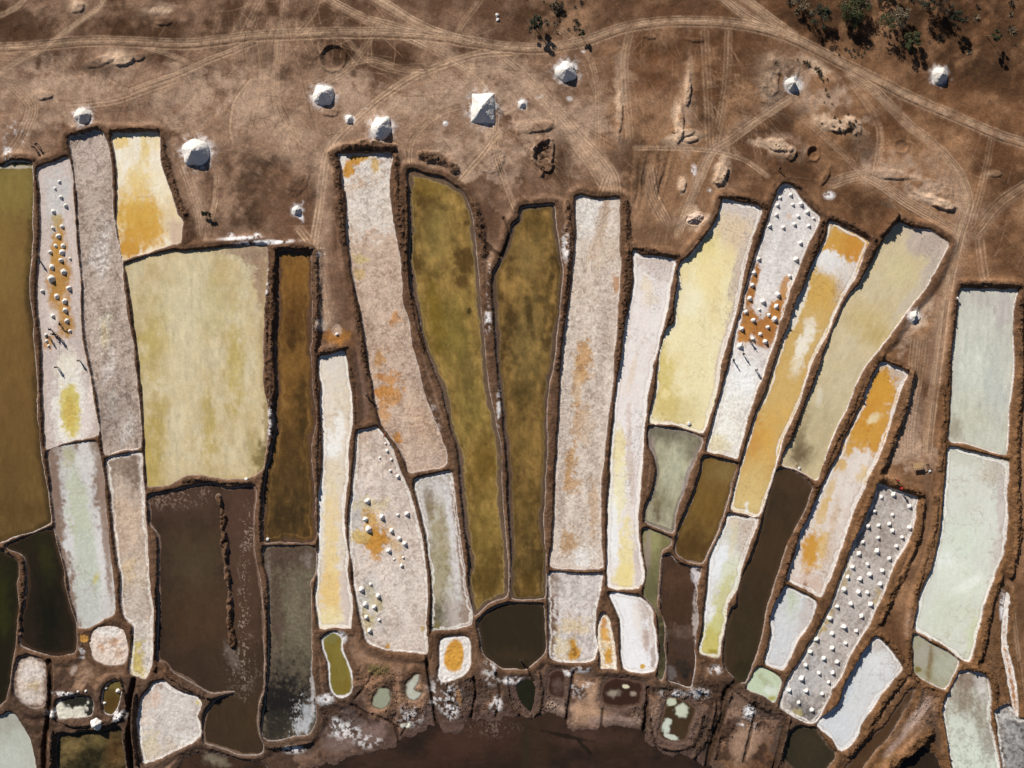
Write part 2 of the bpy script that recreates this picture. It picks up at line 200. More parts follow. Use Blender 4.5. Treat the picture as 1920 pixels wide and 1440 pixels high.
pan([(1652,682),(1668,684),(1700,700),(1695,712),(1689,727),(1680,757),(1670,792),(1657,827),(1647,857),(1632,885),(1620,915),(1602,950),(1590,985),(1577,1025),(1567,1052),(1557,1080),(1550,1092),(1537,1119),(1507,1102),(1477,1087),(1480,1072),(1490,1042),(1500,1002),(1517,970),(1527,945),(1542,915),(1557,882),(1572,855),(1587,820),(1602,787),(1617,755),(1630,720),(1640,702)],
    'white pan with a vivid orange upper end and an orange spot low down', 's', (228,218,210), (216,200,188), 22, .7, None,
    [(1675,700,30,16,15,(204,184,168),.95,.5),(1650,735,32,34,20,(208,150,30),1.0,.35),(1630,790,30,40,18,(204,142,22),1.0,.35),(1650,800,14,44,14,(206,150,44),1.0,.4),(1610,820,26,16,25,(206,150,40),.9,.5),(1640,785,13,8,-20,(226,206,160),.9,.6),(1590,840,9,18,10,(206,154,44),.9,.5),(1575,870,10,12,0,(212,168,76),.8),(1645,835,8,16,0,(204,146,36),.9,.5),(1556,920,6,30,20,(214,180,110),.7),(1620,890,10,16,10,(222,190,120),.7),(1542,960,8,26,20,(214,174,90),.7),(1520,1035,14,32,10,(206,148,40),1.0,.5),(1545,1030,10,28,8,(218,176,90),.8),(1555,1040,8,40,10,(214,190,172),.7),(1565,970,6,30,12,(206,172,130),.5),(1525,1095,30,14,20,(204,172,152),.7),(1510,1098,4,7,10,(150,90,50),.9)], rel=.02, speck=.12, rim=1.0, lips=[(1678, 702, 26, 24, 15), (1552, 1040, 14, 60, 12)], wet=True, rag=.5)
pan([(1645,907),(1665,914),(1690,924),(1720,932),(1717,952),(1712,985),(1705,1007),(1692,1032),(1682,1047),(1672,1070),(1665,1085),(1655,1117),(1640,1145),(1627,1175),(1610,1200),(1595,1227),(1580,1260),(1562,1292),(1545,1325),(1530,1352),(1515,1355),(1492,1345),(1462,1326),(1470,1295),(1482,1265),(1500,1240),(1517,1210),(1532,1185),(1547,1157),(1560,1132),(1572,1100),(1580,1080),(1590,1052),(1602,1015),(1620,980),(1632,952),(1640,927)],
    'grey pan covered all over with rows of small white salt heaps, lower right', 's', (198,189,184), (180,170,166), 14, .8, None,
    [(1585,1080,6,16,10,(176,150,80),.6),(1545,1165,8,22,25,(184,156,78),.75),(1648,1120,9,14,0,(186,158,90),.7),(1530,1190,6,20,20,(182,156,86),.6),(1520,1260,34,30,0,(186,186,190),.6),(1490,1290,26,20,0,(196,196,200),.7),(1500,1325,20,14,0,(96,92,90),.7,.8),(1520,1340,18,10,0,(86,82,80),.7,.8),(1535,1310,14,14,0,(120,116,114),.5,.8),(1495,1335,8,6,0,(190,176,110),.7),(1650,1010,30,40,0,(166,152,144),.5)], rel=.025, speck=.6, rim=1.0)
pan([(1642,1196),(1660,1207),(1677,1230),(1690,1252),(1677,1272),(1655,1297),(1635,1327),(1617,1357),(1605,1385),(1577,1406),(1560,1385),(1532,1359),(1552,1337),(1575,1317),(1582,1292),(1595,1265),(1612,1235),(1627,1215)],
    'clean bluish white salt pan below the grey heap-covered pan', 's', (216,218,220), (204,206,208), 20, .6, None,
    [(1645,1210,16,14,20,(196,184,176),.8),(1680,1245,8,22,-25,(196,178,168),.8),(1660,1240,26,20,0,(222,222,222),.6),(1570,1370,30,30,0,(206,210,216),.7),(1590,1300,6,20,20,(190,200,214),.5)], rel=.02, rim=1.0, lips=[(1672, 1232, 20, 34, -25)], wet=True, rag=.5)
pan([(1802,542),(1840,544),(1885,544),(1906,544),(1901,572),(1899,610),(1900,660),(1899,700),(1897,720),(1890,782),(1886,845),(1877,851),(1840,840),(1807,831),(1781,827),(1781,795),(1786,720),(1787,660),(1794,610),(1799,572)],
    'pale grey green pan at the right edge, upper of the two', 'w', (212,212,196), (202,202,184), 40, .7, ((196,188,170),5,.6),
    [(1850,560,60,20,0,(192,184,174),.8,.8),(1880,585,16,40,0,(194,184,178),.8,.7),(1830,690,30,50,0,(216,220,204),.7,.9),(1870,660,20,30,0,(198,200,188),.6,.9),(1830,780,50,40,0,(204,202,176),.7,.9),(1870,740,20,40,0,(192,196,190),.6,.9),(1790,805,12,20,0,(150,132,104),.6,.9)], speck=.18, rim=1.0)
pan([(1780,840),(1815,847),(1850,855),(1890,866),(1889,895),(1886,932),(1888,982),(1882,1037),(1865,1075),(1862,1087),(1847,1125),(1837,1167),(1830,1197),(1822,1227),(1815,1239),(1800,1232),(1775,1212),(1745,1195),(1720,1182),(1716,1172),(1722,1130),(1737,1087),(1747,1070),(1757,1032),(1766,982),(1770,932),(1775,882)],
    'long mint white pan at the right edge, lower of the two', 's', (216,219,209), (206,208,196), 30, .7, None,
    [(1800,855,50,18,12,(198,198,182),.8),(1865,890,24,26,30,(196,184,168),.8,.7),(1880,960,9,70,0,(200,190,184),.9,.5),(1872,1030,9,30,10,(206,196,188),.7,.5),(1775,1060,18,30,0,(232,236,234),.8),(1800,1090,50,30,20,(214,220,202),.8),(1815,1095,30,10,-30,(230,234,226),.7),(1780,1160,40,40,0,(206,212,190),.8,.9),(1825,1190,10,40,10,(202,208,168),.7,.8),(1800,1010,40,40,0,(210,220,200),.6)], rel=.012, rim=1.0, lips=[(1875, 900, 22, 40, 0)], wet=True, rag=.5)
pan([(1714,1191),(1740,1205),(1770,1220),(1795,1240),(1787,1265),(1771,1291),(1752,1285),(1727,1270),(1714,1255),(1714,1230)],
    'small drab green four-sided pan just below the long mint white pan', 'w', (172,168,142), (156,150,118), 18, .8, None,
    [(1735,1230,18,20,0,(172,164,150),.7),(1744,1245,5,34,8,(128,102,48),.8,.8),(1770,1255,20,26,0,(182,184,162),.7,.9),(1722,1256,5,5,0,(124,110,30),.9),(1785,1240,8,16,20,(182,184,164),.7)], rim=.9)
pan([(1800,1260),(1830,1262),(1850,1272),(1857,1305),(1856,1335),(1862,1380),(1875,1440),(1882,1490),(1790,1490),(1785,1440),(1776,1380),(1769,1330),(1780,1300),(1792,1277)],
    'pan of pale green water with a brown muddy head at the bottom right', 's', (206,212,198), (188,188,172), 14, .9, None,
    [(1820,1270,40,16,0,(150,130,114),.9),(1840,1290,10,30,-15,(206,202,198),.8),(1805,1310,24,34,0,(146,126,108),.75,.8),(1840,1345,14,26,0,(150,134,116),.6,.9),(1800,1370,20,30,0,(212,220,206),.7),(1830,1420,40,30,0,(210,220,206),.8),(1855,1390,10,30,0,(170,164,152),.6)], rel=.03, speck=.5, rim=.9, wet=True, rag=.5)
pan([(1865,1335),(1878,1326),(1890,1322),(1900,1330),(1907,1345),(1930,1352),(2000,1360),(2010,1490),(1892,1490),(1880,1430),(1875,1405),(1870,1360)],
    'black and white patchy salt crust pan in the bottom right corner', 's', (152,150,150), (92,88,86), 10, 1.0, None,
    [(1890,1335,12,10,0,(220,216,214),.7),(1900,1400,20,30,0,(170,170,172),.5),(1880,1370,8,26,0,(190,186,184),.5)], rel=.05, speck=.8, rim=.9)
pan([(1490,1365),(1525,1364),(1537,1377),(1550,1395),(1565,1412),(1564,1425),(1550,1440),(1530,1460),(1500,1465),(1487,1442),(1470,1422),(1477,1390)],
    'dark olive six-sided pool at the bottom, below the grey heap-covered pan', 'w', (60,52,34), (52,46,32), 30, .7, ((84,66,46),3,.6), [(1520,1400,20,20,0,(64,54,34),.6)], rim=.15, b=.55)
pan([(1460,880),(1490,884),(1522,910),(1517,932),(1505,965),(1487,997),(1472,1032),(1460,1070),(1450,1100),(1437,1140),(1430,1185),(1420,1220),(1410,1250),(1397,1279),(1382,1275),(1360,1252),(1357,1220),(1362,1185),(1370,1145),(1382,1135),(1385,1110),(1392,1080),(1410,1045),(1427,990),(1440,932),(1450,903)],
    'long dark brown brine pond between the amber pan and the orange-topped pan', 'w', (70,52,34), (60,48,32), 40, .7, ((86,64,42),5,.6),
    [(1490,905,30,20,20,(78,58,38),.7),(1445,1030,24,50,20,(74,54,32),.6),(1395,1200,26,60,10,(60,50,30),.7),(1400,1260,20,20,0,(52,46,26),.8)], rim=.35, speck=.1)
pan([(1219,802),(1247,802),(1280,807),(1317,821),(1310,850),(1297,880),(1285,915),(1270,950),(1265,985),(1260,999),(1235,990),(1209,977),(1212,952),(1225,920),(1232,880),(1226,852),(1217,835)],
    'grey green murky pond directly below the pale lemon yellow pan', 'w', (186,180,150), (168,160,126), 30, .6, ((112,104,80),5,.7),
    [(1260,815,60,16,12,(104,98,78),.8,.9),(1295,845,16,26,10,(116,106,82),.7,.8),(1265,880,20,50,10,(190,190,158),.8,.9),(1222,855,6,30,0,(166,146,134),.9,.5),(1222,925,5,34,15,(160,142,126),.7,.5),(1290,895,5,40,18,(190,172,164),.95,.5),(1232,955,7,26,-8,(92,70,44),.8,.9),(1240,940,20,20,0,(140,130,92),.6,.9)], rim=.5, speck=.35, shore=[(-2,2.5,(150,134,122),.7),(3.2,4.2,(110,98,84),.6)])
pan([(1321,856),(1350,862),(1382,870),(1375,900),(1365,940),(1355,972),(1345,1000),(1330,1030),(1317,1055),(1292,1052),(1272,1042),(1266,1027),(1272,995),(1282,970),(1297,937),(1307,910),(1315,880)],
    'brown olive pond with rounded foot, right of the grey green murky pond', 'w', (128,98,42), (112,82,32), 26, .8, ((90,66,34),6,.7),
    [(1350,885,26,24,0,(138,108,52),.7,.9),(1325,950,24,30,0,(122,90,30),.8,.9),(1300,1020,36,34,0,(80,56,24),.8,.9),(1360,880,20,20,0,(134,112,64),.5,.9)], rim=.5, speck=.12, shore=[(-2,1.5,(176,150,130),.5)])
pan([(1207,992),(1230,997),(1257,1010),(1257,1022),(1242,1032),(1237,1055),(1236,1080),(1232,1117),(1234,1140),(1245,1167),(1246,1205),(1247,1255),(1240,1274),(1234,1265),(1237,1230),(1236,1180),(1231,1150),(1220,1130),(1207,1115),(1210,1095),(1212,1065),(1206,1032)],
    'narrow tapering green ditch pond, left of the dark brown muddy pan', 'w', (138,132,86), (120,112,66), 16, .7, ((126,106,84),3,.7),
    [(1222,1010,14,24,0,(164,158,104),.8,.9),(1215,1040,5,40,0,(156,134,124),.7,.5),(1222,1100,14,40,0,(100,96,60),.8,.9),(1240,1210,10,70,0,(58,52,34),.95,.8)], rim=.3)
pan([(1242,1045),(1255,1040),(1272,1057),(1295,1064),(1314,1066),(1307,1095),(1305,1125),(1309,1160),(1305,1192),(1301,1220),(1304,1235),(1300,1267),(1295,1289),(1267,1280),(1254,1275),(1252,1230),(1251,1185),(1240,1145),(1240,1110),(1243,1075)],
    'dark chocolate muddy pan with white fringed right shore', 'm', (78,54,38), (70,48,32), 20, .7, None,
    [(1305,1080,6,26,-15,(214,206,206),.95,.4),(1302,1130,4,16,0,(200,186,178),.7,.5),(1270,1090,20,24,0,(88,60,38),.8),(1275,1140,24,30,0,(74,50,30),.7),(1280,1185,30,10,0,(126,100,84),.6,.8),(1280,1215,26,30,0,(72,54,42),.6),(1275,1250,16,16,0,(44,38,30),.8,.8),(1260,1262,6,16,-30,(120,112,108),.6),(1288,1265,7,8,0,(30,30,26),.8),(1304,1170,4,30,0,(196,182,172),.7,.5)], rim=.6, speck=.12)
pan([(1366,964),(1395,970),(1420,974),(1412,1000),(1402,1025),(1392,1055),(1387,1080),(1380,1105),(1365,1132),(1359,1165),(1352,1200),(1349,1230),(1337,1232),(1315,1225),(1312,1212),(1320,1175),(1321,1145),(1327,1105),(1329,1062),(1335,1035),(1350,1005),(1360,980)],
    'white and lime yellow curved pan left of the long dark brown pond', 's', (220,220,212), (206,200,186), 16, .7, None,
    [(1395,980,40,16,10,(212,194,176),.8),(1400,1010,14,30,15,(204,184,168),.7),(1350,1055,20,34,15,(230,234,240),.8),(1375,1010,6,36,10,(214,200,160),.6),(1368,1080,14,40,15,(216,218,190),.9),(1362,1110,10,30,20,(196,190,120),.7),(1340,1170,26,40,8,(200,196,128),1.0,.5),(1335,1210,22,26,0,(198,186,96),1.0,.5),(1328,1120,6,40,5,(226,228,232),.9),(1338,1222,9,5,0,(160,140,20),.9),(1332,1150,8,14,20,(230,232,236),.8)], rel=.02, rim=1.0, lips=[(1400, 1000, 26, 40, 15)], wet=True, rag=.5)
pan([(1475,1100),(1500,1112),(1529,1127),(1527,1145),(1515,1175),(1497,1197),(1485,1225),(1470,1255),(1452,1252),(1440,1247),(1435,1240),(1442,1210),(1447,1185),(1446,1162),(1455,1132),(1467,1112)],
    'bluish white pan with a faint green middle, below the orange-spotted pan', 's', (212,213,215), (200,200,202), 16, .7, None,
    [(1485,1130,10,28,8,(192,202,174),.8,.8),(1512,1150,10,40,18,(198,184,176),.6),(1470,1140,8,20,0,(204,204,208),.5),(1460,1200,26,40,0,(206,208,212),.6)], rel=.03, rim=1.0, wet=True, rag=.5)
pan([(1422,1252),(1445,1259),(1462,1272),(1462,1287),(1452,1316),(1440,1310),(1425,1302),(1402,1290),(1410,1270)],
    'tiny pale mint pan in the angle beside the grey heap-covered pan', 'w', (198,212,180), (190,200,160), 12, .7, None,
    [(1447,1308,6,6,0,(168,160,50),.9),(1436,1280,6,20,-40,(160,164,120),.5),(1444,1295,10,8,0,(220,226,214),.7)], rim=.8, b=.35)
pan([(1032,1072),(1085,1077),(1127,1077),(1127,1092),(1122,1125),(1115,1155),(1114,1185),(1119,1212),(1115,1235),(1100,1240),(1072,1241),(1047,1239),(1032,1231),(1029,1205),(1029,1142),(1029,1100)],
    'mottled white pan with one amber seep, right of the round dark pool', 's', (222,214,212), (202,192,190), 12, .8, None,
    [(1031,1160,10,90,0,(110,84,68),1.0,.4),(1034,1090,12,24,0,(150,124,108),.8,.5),(1075,1172,24,14,0,(222,196,150),.7,.8),(1060,1215,20,18,0,(224,204,160),.7),(1078,1226,8,16,0,(206,148,30),1.0,.5),(1077,1222,4,6,0,(150,100,20),.9),(1092,1100,40,20,0,(214,206,204),.6)], rel=.03, speck=.5, scuff=.4, rim=1.0)
pan([(1131,1150),(1140,1160),(1146,1180),(1152,1210),(1156,1240),(1155,1255),(1140,1252),(1126,1252),(1125,1230),(1122,1205),(1122,1180),(1126,1160)],
    'very thin orange and white pan squeezed between two white pans', 's', (232,214,188), (222,190,140), 8, .8, None,
    [(1130,1165,6,12,0,(206,142,70),.9),(1136,1188,7,8,0,(212,154,54),.9),(1143,1198,6,5,0,(212,154,54),.8),(1142,1230,7,17,5,(208,152,40),1.0),(1150,1250,5,8,0,(236,228,216),.8)], rel=.03, rim=.9)
pan([(1142,1112),(1172,1114),(1195,1117),(1212,1130),(1224,1147),(1225,1167),(1230,1200),(1232,1235),(1227,1255),(1210,1260),(1185,1259),(1170,1252),(1164,1230),(1164,1192),(1162,1160),(1152,1135)],
    'brilliant white kidney-shaped pan with a small yellow hole near its foot', 's', (238,238,242), (228,226,228), 18, .5, None,
    [(1210,1140,14,24,-25,(206,190,180),.9,.6),(1196,1165,7,40,-12,(224,214,206),.7),(1212,1200,6,24,-5,(178,148,132),.8,.7),(1225,1230,5,26,0,(160,130,110),.7,.6),(1206,1250,7,6,0,(236,232,232),1.0,.3),(1205,1250,4.5,4.5,0,(208,164,50),1.0,.3),(1222,1180,5,30,-5,(212,196,186),.8)], rel=.018, rim=1.0, lips=[(1214, 1160, 18, 50, -15)], wet=True, rag=.5)
pan([(897,1165),(915,1147),(937,1136),(957,1132),(985,1131),(1019,1135),(1021,1167),(1024,1205),(1020,1227),(1002,1242),(985,1256),(965,1252),(942,1252),(922,1240),(907,1225),(902,1192)],
    'dark brown half-round pool below the two olive ponds', 'w', (54,44,28), (48,40,26), 40, .6, ((70,52,34),5,.5), [(960,1230,40,14,0,(66,52,32),.6,.9)], rim=.4, b=.55)
pan([(777,900),(805,892),(842,885),(847,895),(852,932),(857,970),(862,1007),(870,1057),(872,1092),(880,1130),(885,1152),(882,1170),(855,1177),(817,1182),(809,1180),(811,1142),(810,1105),(807,1070),(802,1020),(792,970),(784,932)],
    'greyish green narrow pan with frosty white edges, left of the olive ponds', 's', (198,192,182), (182,174,160), 14, .7, None,
    [(815,920,30,20,0,(206,200,198),.8),(805,950,10,30,-8,(126,104,64),.75,.8),(828,1000,12,50,-8,(166,150,110),.7,.8),(845,970,6,70,-8,(214,210,210),.9,.5),(855,1070,6,60,-4,(212,206,206),.8,.5),(868,1060,6,110,-7,(152,126,112),1.0,.4),(855,930,5,40,-6,(150,124,108),.9,.4),(822,1080,16,80,-3,(160,148,108),.8,.8),(822,1155,18,22,0,(84,76,52),.85,.9),(816,1172,8,8,0,(110,98,30),.8),(850,1150,16,22,0,(180,166,158),.7),(872,1155,10,20,0,(156,132,116),.8,.5),(795,960,4,40,-10,(212,206,204),.8,.5)], rel=.018, speck=.45, rim=.8, wet=True, rag=.5)
pan([(670,812),(687,806),(706,802),(720,817),(732,835),(742,860),(752,885),(762,910),(772,940),(782,977),(790,1007),(795,1045),(802,1075),(802,1092),(801,1130),(799,1167),(799,1205),(797,1224),(767,1222),(730,1219),(700,1210),(685,1197),(680,1175),(672,1137),(665,1100),(661,1057),(655,1020),(655,970),(660,932),(664,895),(667,857)],
    'pinkish white pan with scattered heaps and a rusty amber pool, left of centre', 's', (224,210,202), (208,190,180), 16, .45, None,
    [(680,830,18,30,0,(204,174,152),.8),(690,870,18,30,0,(232,216,202),.8),(720,840,20,30,-30,(206,186,172),.7),(675,950,20,24,0,(198,196,196),.8),(665,975,12,30,0,(190,186,184),.7),(695,945,30,12,0,(216,196,150),.7),(700,985,14,26,-10,(206,160,76),.95,.6),(705,1010,22,18,0,(194,134,30),1.0,.5),(676,1005,20,10,0,(208,176,100),.9,.6),(702,1030,10,20,0,(202,142,40),.95,.6),(735,985,10,8,0,(206,170,110),.7),(742,1020,8,14,-20,(204,164,96),.7),(752,1050,6,10,0,(204,160,90),.7),(750,975,30,14,0,(202,186,178),.7),
     (690,1110,18,20,0,(200,196,194),.8),(693,1115,8,16,0,(190,172,108),.8),(690,1150,24,34,0,(202,198,194),.7),(690,1165,12,16,0,(192,172,108),.7),(708,1135,10,10,0,(196,178,110),.6),(742,1178,14,18,0,(176,160,152),.6,.9),(760,1100,30,60,0,(226,214,206),.5),(728,1212,4,6,0,(204,146,30),1.0,.4),(792,1180,3,4,0,(206,180,110),.9,.4)], rel=.03, speck=.5, scuff=.45, rim=1.0)
pan([(90,847),(112,837),(140,832),(170,827),(180,830),(187,855),(194,895),(197,945),(202,995),(207,1045),(211,1080),(215,1117),(215,1150),(195,1160),(170,1175),(147,1175),(142,1150),(132,1117),(127,1080),(122,1057),(112,1020),(104,987),(100,945),(95,895)],
    'pale mint water strip with white frosted shores and brown mud sides, lower left', 's', (146,122,106), (132,108,92), 14, .6, None,
    [(140,900,28,60,-8,(196,194,192),.95,.5),(152,1000,28,90,-8,(212,210,210),.95,.4),(180,1080,32,110,-6,(206,202,200),.95,.4),(165,1150,26,26,0,(206,206,206),.9),(145,860,34,26,0,(200,196,190),.8,.7),(152,980,17,110,-8,(190,194,172),1.0,.45),(165,1080,20,80,-4,(192,198,184),1.0,.6),(165,1130,18,36,0,(190,192,188),.9,.8),(128,855,10,14,0,(176,170,130),.7),(180,1085,4,12,30,(196,186,110),.8),(160,870,14,40,-8,(214,210,208),.8),(188,1040,6,60,-6,(216,212,212),.7),(104,905,6,50,-8,(132,106,92),.9),(196,990,5,120,-5,(150,126,112),.9)], rel=.03, speck=.2, rim=.5, wet=True, rag=.5)
pan([(201,861),(235,852),(264,849),(266,875),(269,920),(272,970),(276,1020),(279,1080),(282,1112),(287,1142),(286,1180),(285,1230),(282,1252),(272,1272),(260,1267),(246,1260),(246,1230),(250,1205),(250,1175),(235,1160),(227,1130),(227,1080),(222,1057),(217,1020),(212,970),(206,920),(202,890)],
    'fawn crust strip ending in a yellow-stained tip at the lower left', 's', (200,178,160), (182,162,148), 18, .8, None,
    [(235,870,36,26,0,(140,118,102),.8,.7),(258,895,9,30,-5,(130,108,92),.7,.7),(235,980,26,40,0,(204,176,152),.7),(250,1080,30,30,0,(212,194,176),.8),(240,1080,14,20,0,(206,176,130),.6),(255,1140,26,40,0,(208,196,186),.7),(265,1200,20,40,0,(216,208,200),.9),(257,1235,13,26,0,(208,186,100),.95),(262,1260,12,12,0,(210,190,100),.9),(278,1240,8,24,0,(218,210,204),.8),(265,920,4,60,-3,(214,200,190),.8)], rel=.035, speck=.5, rim=.9)
pan([(282,930),(317,922),(345,915),(370,910),(400,907),(425,915),(450,913),(478,912),(480,937),(475,970),(475,1015),(480,1050),(486,1080),(491,1117),(494,1155),(495,1205),(496,1242),(494,1292),(487,1310),(484,1342),(485,1375),(492,1398),(490,1410),(475,1415),(450,1414),(425,1405),(400,1397),(385,1392),(382,1367),(384,1345),(390,1330),(405,1312),(425,1305),(440,1298),(422,1296),(400,1300),(390,1297),(370,1285),(350,1275),(327,1260),(312,1242),(297,1235),(297,1192),(300,1142),(297,1105),(299,1080),(297,1007),(282,982),(281,957)],
    'large dark brown pond split by a narrow rubble spit, lower left', 'w', (72,53,38), (58,43,31), 50, 1.0, ((60,46,32),7,.5),
    [(340,940,60,30,0,(84,62,48),.8,.9),(455,1000,30,110,0,(88,62,48),.95,.6),(460,1120,26,90,0,(86,61,46),.9,.6),(370,1060,50,60,0,(84,68,46),.7,.9),(380,1160,60,60,0,(82,60,38),.7,.9),(440,1270,60,60,0,(68,52,36),.7,.9),(435,1350,50,50,0,(68,52,32),.8,.9),(436,1232,9,24,-25,(112,96,84),.8,.7),(458,1140,9,100,0,(186,166,146),.6,.7,1),(450,1240,26,50,0,(180,162,140),.35,.8,1),(470,990,14,40,0,(186,160,140),.6,.8,1),(330,930,60,20,0,(170,140,120),.5,.8,1),(482,960,4,60,0,(150,116,96),.6,.5)], rim=.35, speck=.12, shore=[(-2,1.8,(142,112,92),.6)])
pan([(15,1020),(50,1005),(95,990),(102,1002),(110,1035),(120,1070),(122,1100),(132,1137),(142,1170),(142,1220),(127,1227),(105,1230),(82,1227),(57,1217),(42,1210),(38,1195),(40,1155),(49,1130),(51,1080),(49,1065),(46,1045),(35,1037),(17,1030)],
    'near black pond with greenish depths, below the ochre pond at left', 'w', (46,36,24), (38,32,20), 30, .8, ((70,50,34),6,.8),
    [(85,1040,14,60,-10,(52,50,20),.7,.9),(90,1150,20,60,0,(26,26,16),.9,.9),(60,1020,36,14,-20,(42,36,20),.7)], rim=.35)
pan([(-90,1042),(0,1032),(8,1037),(27,1047),(35,1055),(36,1080),(32,1095),(34,1142),(30,1187),(27,1220),(21,1255),(17,1292),(0,1322),(-90,1345)],
    'blackish green pond cut off by the left edge of the photo', 'w', (42,36,20), (34,32,18), 30, .8, ((62,46,28),5,.7), [(5,1150,12,70,0,(50,50,16),.8,.9),(2,1240,16,50,0,(36,30,18),.8)], rim=.3)
pan([(37,1235),(55,1230),(80,1237),(85,1255),(86,1292),(82,1320),(65,1327),(42,1317),(27,1300),(25,1275),(30,1250)],
    'small oval pinkish salt pan with muddy rim near the left edge', 's', (216,198,184), (200,182,170), 10, .7, ((120,94,78),7,.95), [(60,1260,20,16,0,(222,212,208),.7),(62,1290,8,10,0,(206,180,130),.6),(55,1305,20,12,0,(212,200,194),.7)], rel=.05, speck=.6, rim=.3)
pan([(-90,1350),(0,1345),(15,1337),(27,1340),(37,1355),(50,1375),(59,1397),(66,1440),(68,1490),(-90,1490)],
    'milky pale green pond in the bottom left corner', 'w', (186,190,176), (176,178,162), 40, .7, None, [(10,1355,50,16,0,(160,156,140),.6,.9),(20,1430,30,26,0,(196,198,186),.7)], rim=1.0)
pan([(172,1192),(185,1177),(212,1175),(230,1182),(237,1200),(240,1220),(232,1242),(212,1246),(190,1242),(175,1230),(171,1210)],
    'rounded pinkish salt patch in brown mud below the mint water strip', 's', (228,210,198), (214,194,182), 9, .8, None, [(190,1215,8,8,0,(186,138,100),.8),(210,1203,9,6,0,(190,146,110),.8),(200,1235,30,12,0,(220,202,188),.7),(205,1185,26,8,0,(228,222,218),.8),(225,1225,6,8,0,(186,146,116),.6)], rel=.07, speck=.3, rim=.5, b=.15, L=.04)
pan([(107,1317),(120,1310),(140,1305),(170,1310),(175,1322),(172,1340),(150,1344),(110,1345)],
    'small dark rectangular pool half filled with white salt, bottom left', 's', (216,214,206), (206,198,180), 12, .6, None, [(145,1313,30,11,6,(34,32,24),1.0,.35),(170,1325,7,18,0,(36,34,26),1.0,.35),(122,1318,6,6,0,(40,38,30),.8)], rel=.04, rim=.5)
pan([(195,1297),(207,1280),(222,1277),(227,1297),(222,1322),(210,1340),(196,1335),(194,1317)],
    'little olive brown pool with white knobs on its edge, bottom left', 'w', (104,82,34), (84,66,26), 10, .8, None, [(215,1285,9,8,0,(120,104,52),.7),(208,1320,10,14,0,(84,60,20),.7)], rim=.9)
pan([(112,1380),(140,1377),(187,1371),(222,1365),(226,1380),(232,1412),(235,1440),(238,1490),(105,1490),(107,1440)],
    'pond full of mottled dark algae at the bottom left', 'w', (104,86,50), (52,46,26), 16, 1.0, None, [(130,1400,20,16,0,(150,124,70),.7,.9),(165,1430,30,14,0,(40,38,22),.7,.9),(215,1410,18,30,0,(110,76,36),.6,.9),(185,1390,14,12,0,(128,110,60),.6,.9)], rim=.15, speck=.7, b=.7)
pan([(287,1280),(297,1277),(307,1277),(322,1290),(345,1300),(370,1307),(377,1322),(370,1342),(375,1357),(375,1380),(350,1397),(312,1415),(272,1431),(266,1412),(261,1380),(259,1345),(265,1312),(280,1292)],
    'bright white shield-shaped salt pan at the bottom left', 's', (216,208,204), (202,192,188), 14, .7, None, [(275,1320,14,30,20,(214,190,172),.6),(290,1310,10,12,0,(206,170,150),.5),(372,1317,4,4.5,0,(224,208,140),1.0,.3),(280,1400,14,26,0,(212,196,150),.6),(320,1400,40,12,-15,(206,190,172),.7),(355,1390,20,12,0,(228,224,222),.7),(295,1282,14,8,20,(160,132,118),.7)], rel=.04, speck=.4, rim=.9)
pan([(497,1025),(542,1025),(590,1026),(589,1080),(582,1092),(584,1142),(585,1205),(584,1255),(589,1292),(592,1330),(591,1355),(580,1375),(550,1380),(517,1389),(495,1382),(492,1350),(499,1305),(504,1242),(505,1180),(506,1130),(504,1080),(497,1057)],
    'streaky grey brown pan fading to black at its rounded foot', 'm', (98,82,66), (122,112,88), 18, .9, None,
    [(545,1045,60,24,0,(88,66,52),.8,.8),(575,1050,10,10,0,(150,134,124),.6),(520,1120,12,60,0,(86,66,52),.7,.8),(555,1160,20,60,0,(128,118,92),.7,.9),(525,1170,10,30,0,(90,70,56),.6),(545,1260,40,40,0,(84,76,58),.7,.9),(542,1325,60,60,0,(40,36,31),.9,.8),(535,1320,40,36,0,(32,29,26),.95,.8),(520,1365,36,24,0,(54,48,38),.9,.8),(575,1345,10,26,15,(180,182,184),.85,.5),(566,1362,12,12,0,(196,198,200),.8,.5),(562,1340,16,40,15,(206,206,206),.8,.7,1),(586,1290,3,40,0,(196,190,188),.8,.5),(502,1110,4,80,0,(140,122,112),.6,.5)], rim=.35, speck=.5, scuff=.3)
pan([(605,1197),(625,1186),(640,1197),(642,1220),(652,1240),(660,1265),(659,1297),(642,1307),(625,1302),(617,1280),(615,1240),(605,1215)],
    'small kidney-shaped olive pool with a white salt ring below the cream pan', 'w', (136,120,44), (122,106,34), 16, .7, ((232,230,228),2.6,1.0), [(620,1195,12,8,0,(130,124,70),.6),(650,1290,14,12,0,(126,104,24),.7)], rim=1.0, b=.3)
pan([(827,1200),(855,1195),(877,1196),(881,1220),(880,1250),(865,1267),(832,1277),(822,1265),(825,1235)],
    'small white salt pan holding a bright orange pool, bottom centre', 's', (234,230,228), (220,214,210), 8, .6, None, [(852,1230,15,25,8,(206,146,30),1.0,.18),(855,1235,10,20,0,(212,154,36),.7)], rel=.05, rim=.9, b=.3, rag=.12)
pan([(711,1292),(719,1290),(732,1297),(730,1322),(712,1331),(697,1325),(700,1310)], 'tiny teardrop pool of pale green water in the mud, bottom centre left', 'w', (156,158,134), (148,150,124), 12, .6, ((84,66,50),2.5,.8), b=.2, rim=.1)
pan([(762,1287),(770,1275),(777,1265),(786,1265),(784,1280),(776,1292),(785,1297),(793,1300),(782,1312),(767,1312),(760,1300)], 'tiny curved pool of milky water right of the teardrop pool', 'w', (196,198,184), (170,166,140), 10, .7, ((90,68,50),2.5,.8), b=.2, rim=.1)
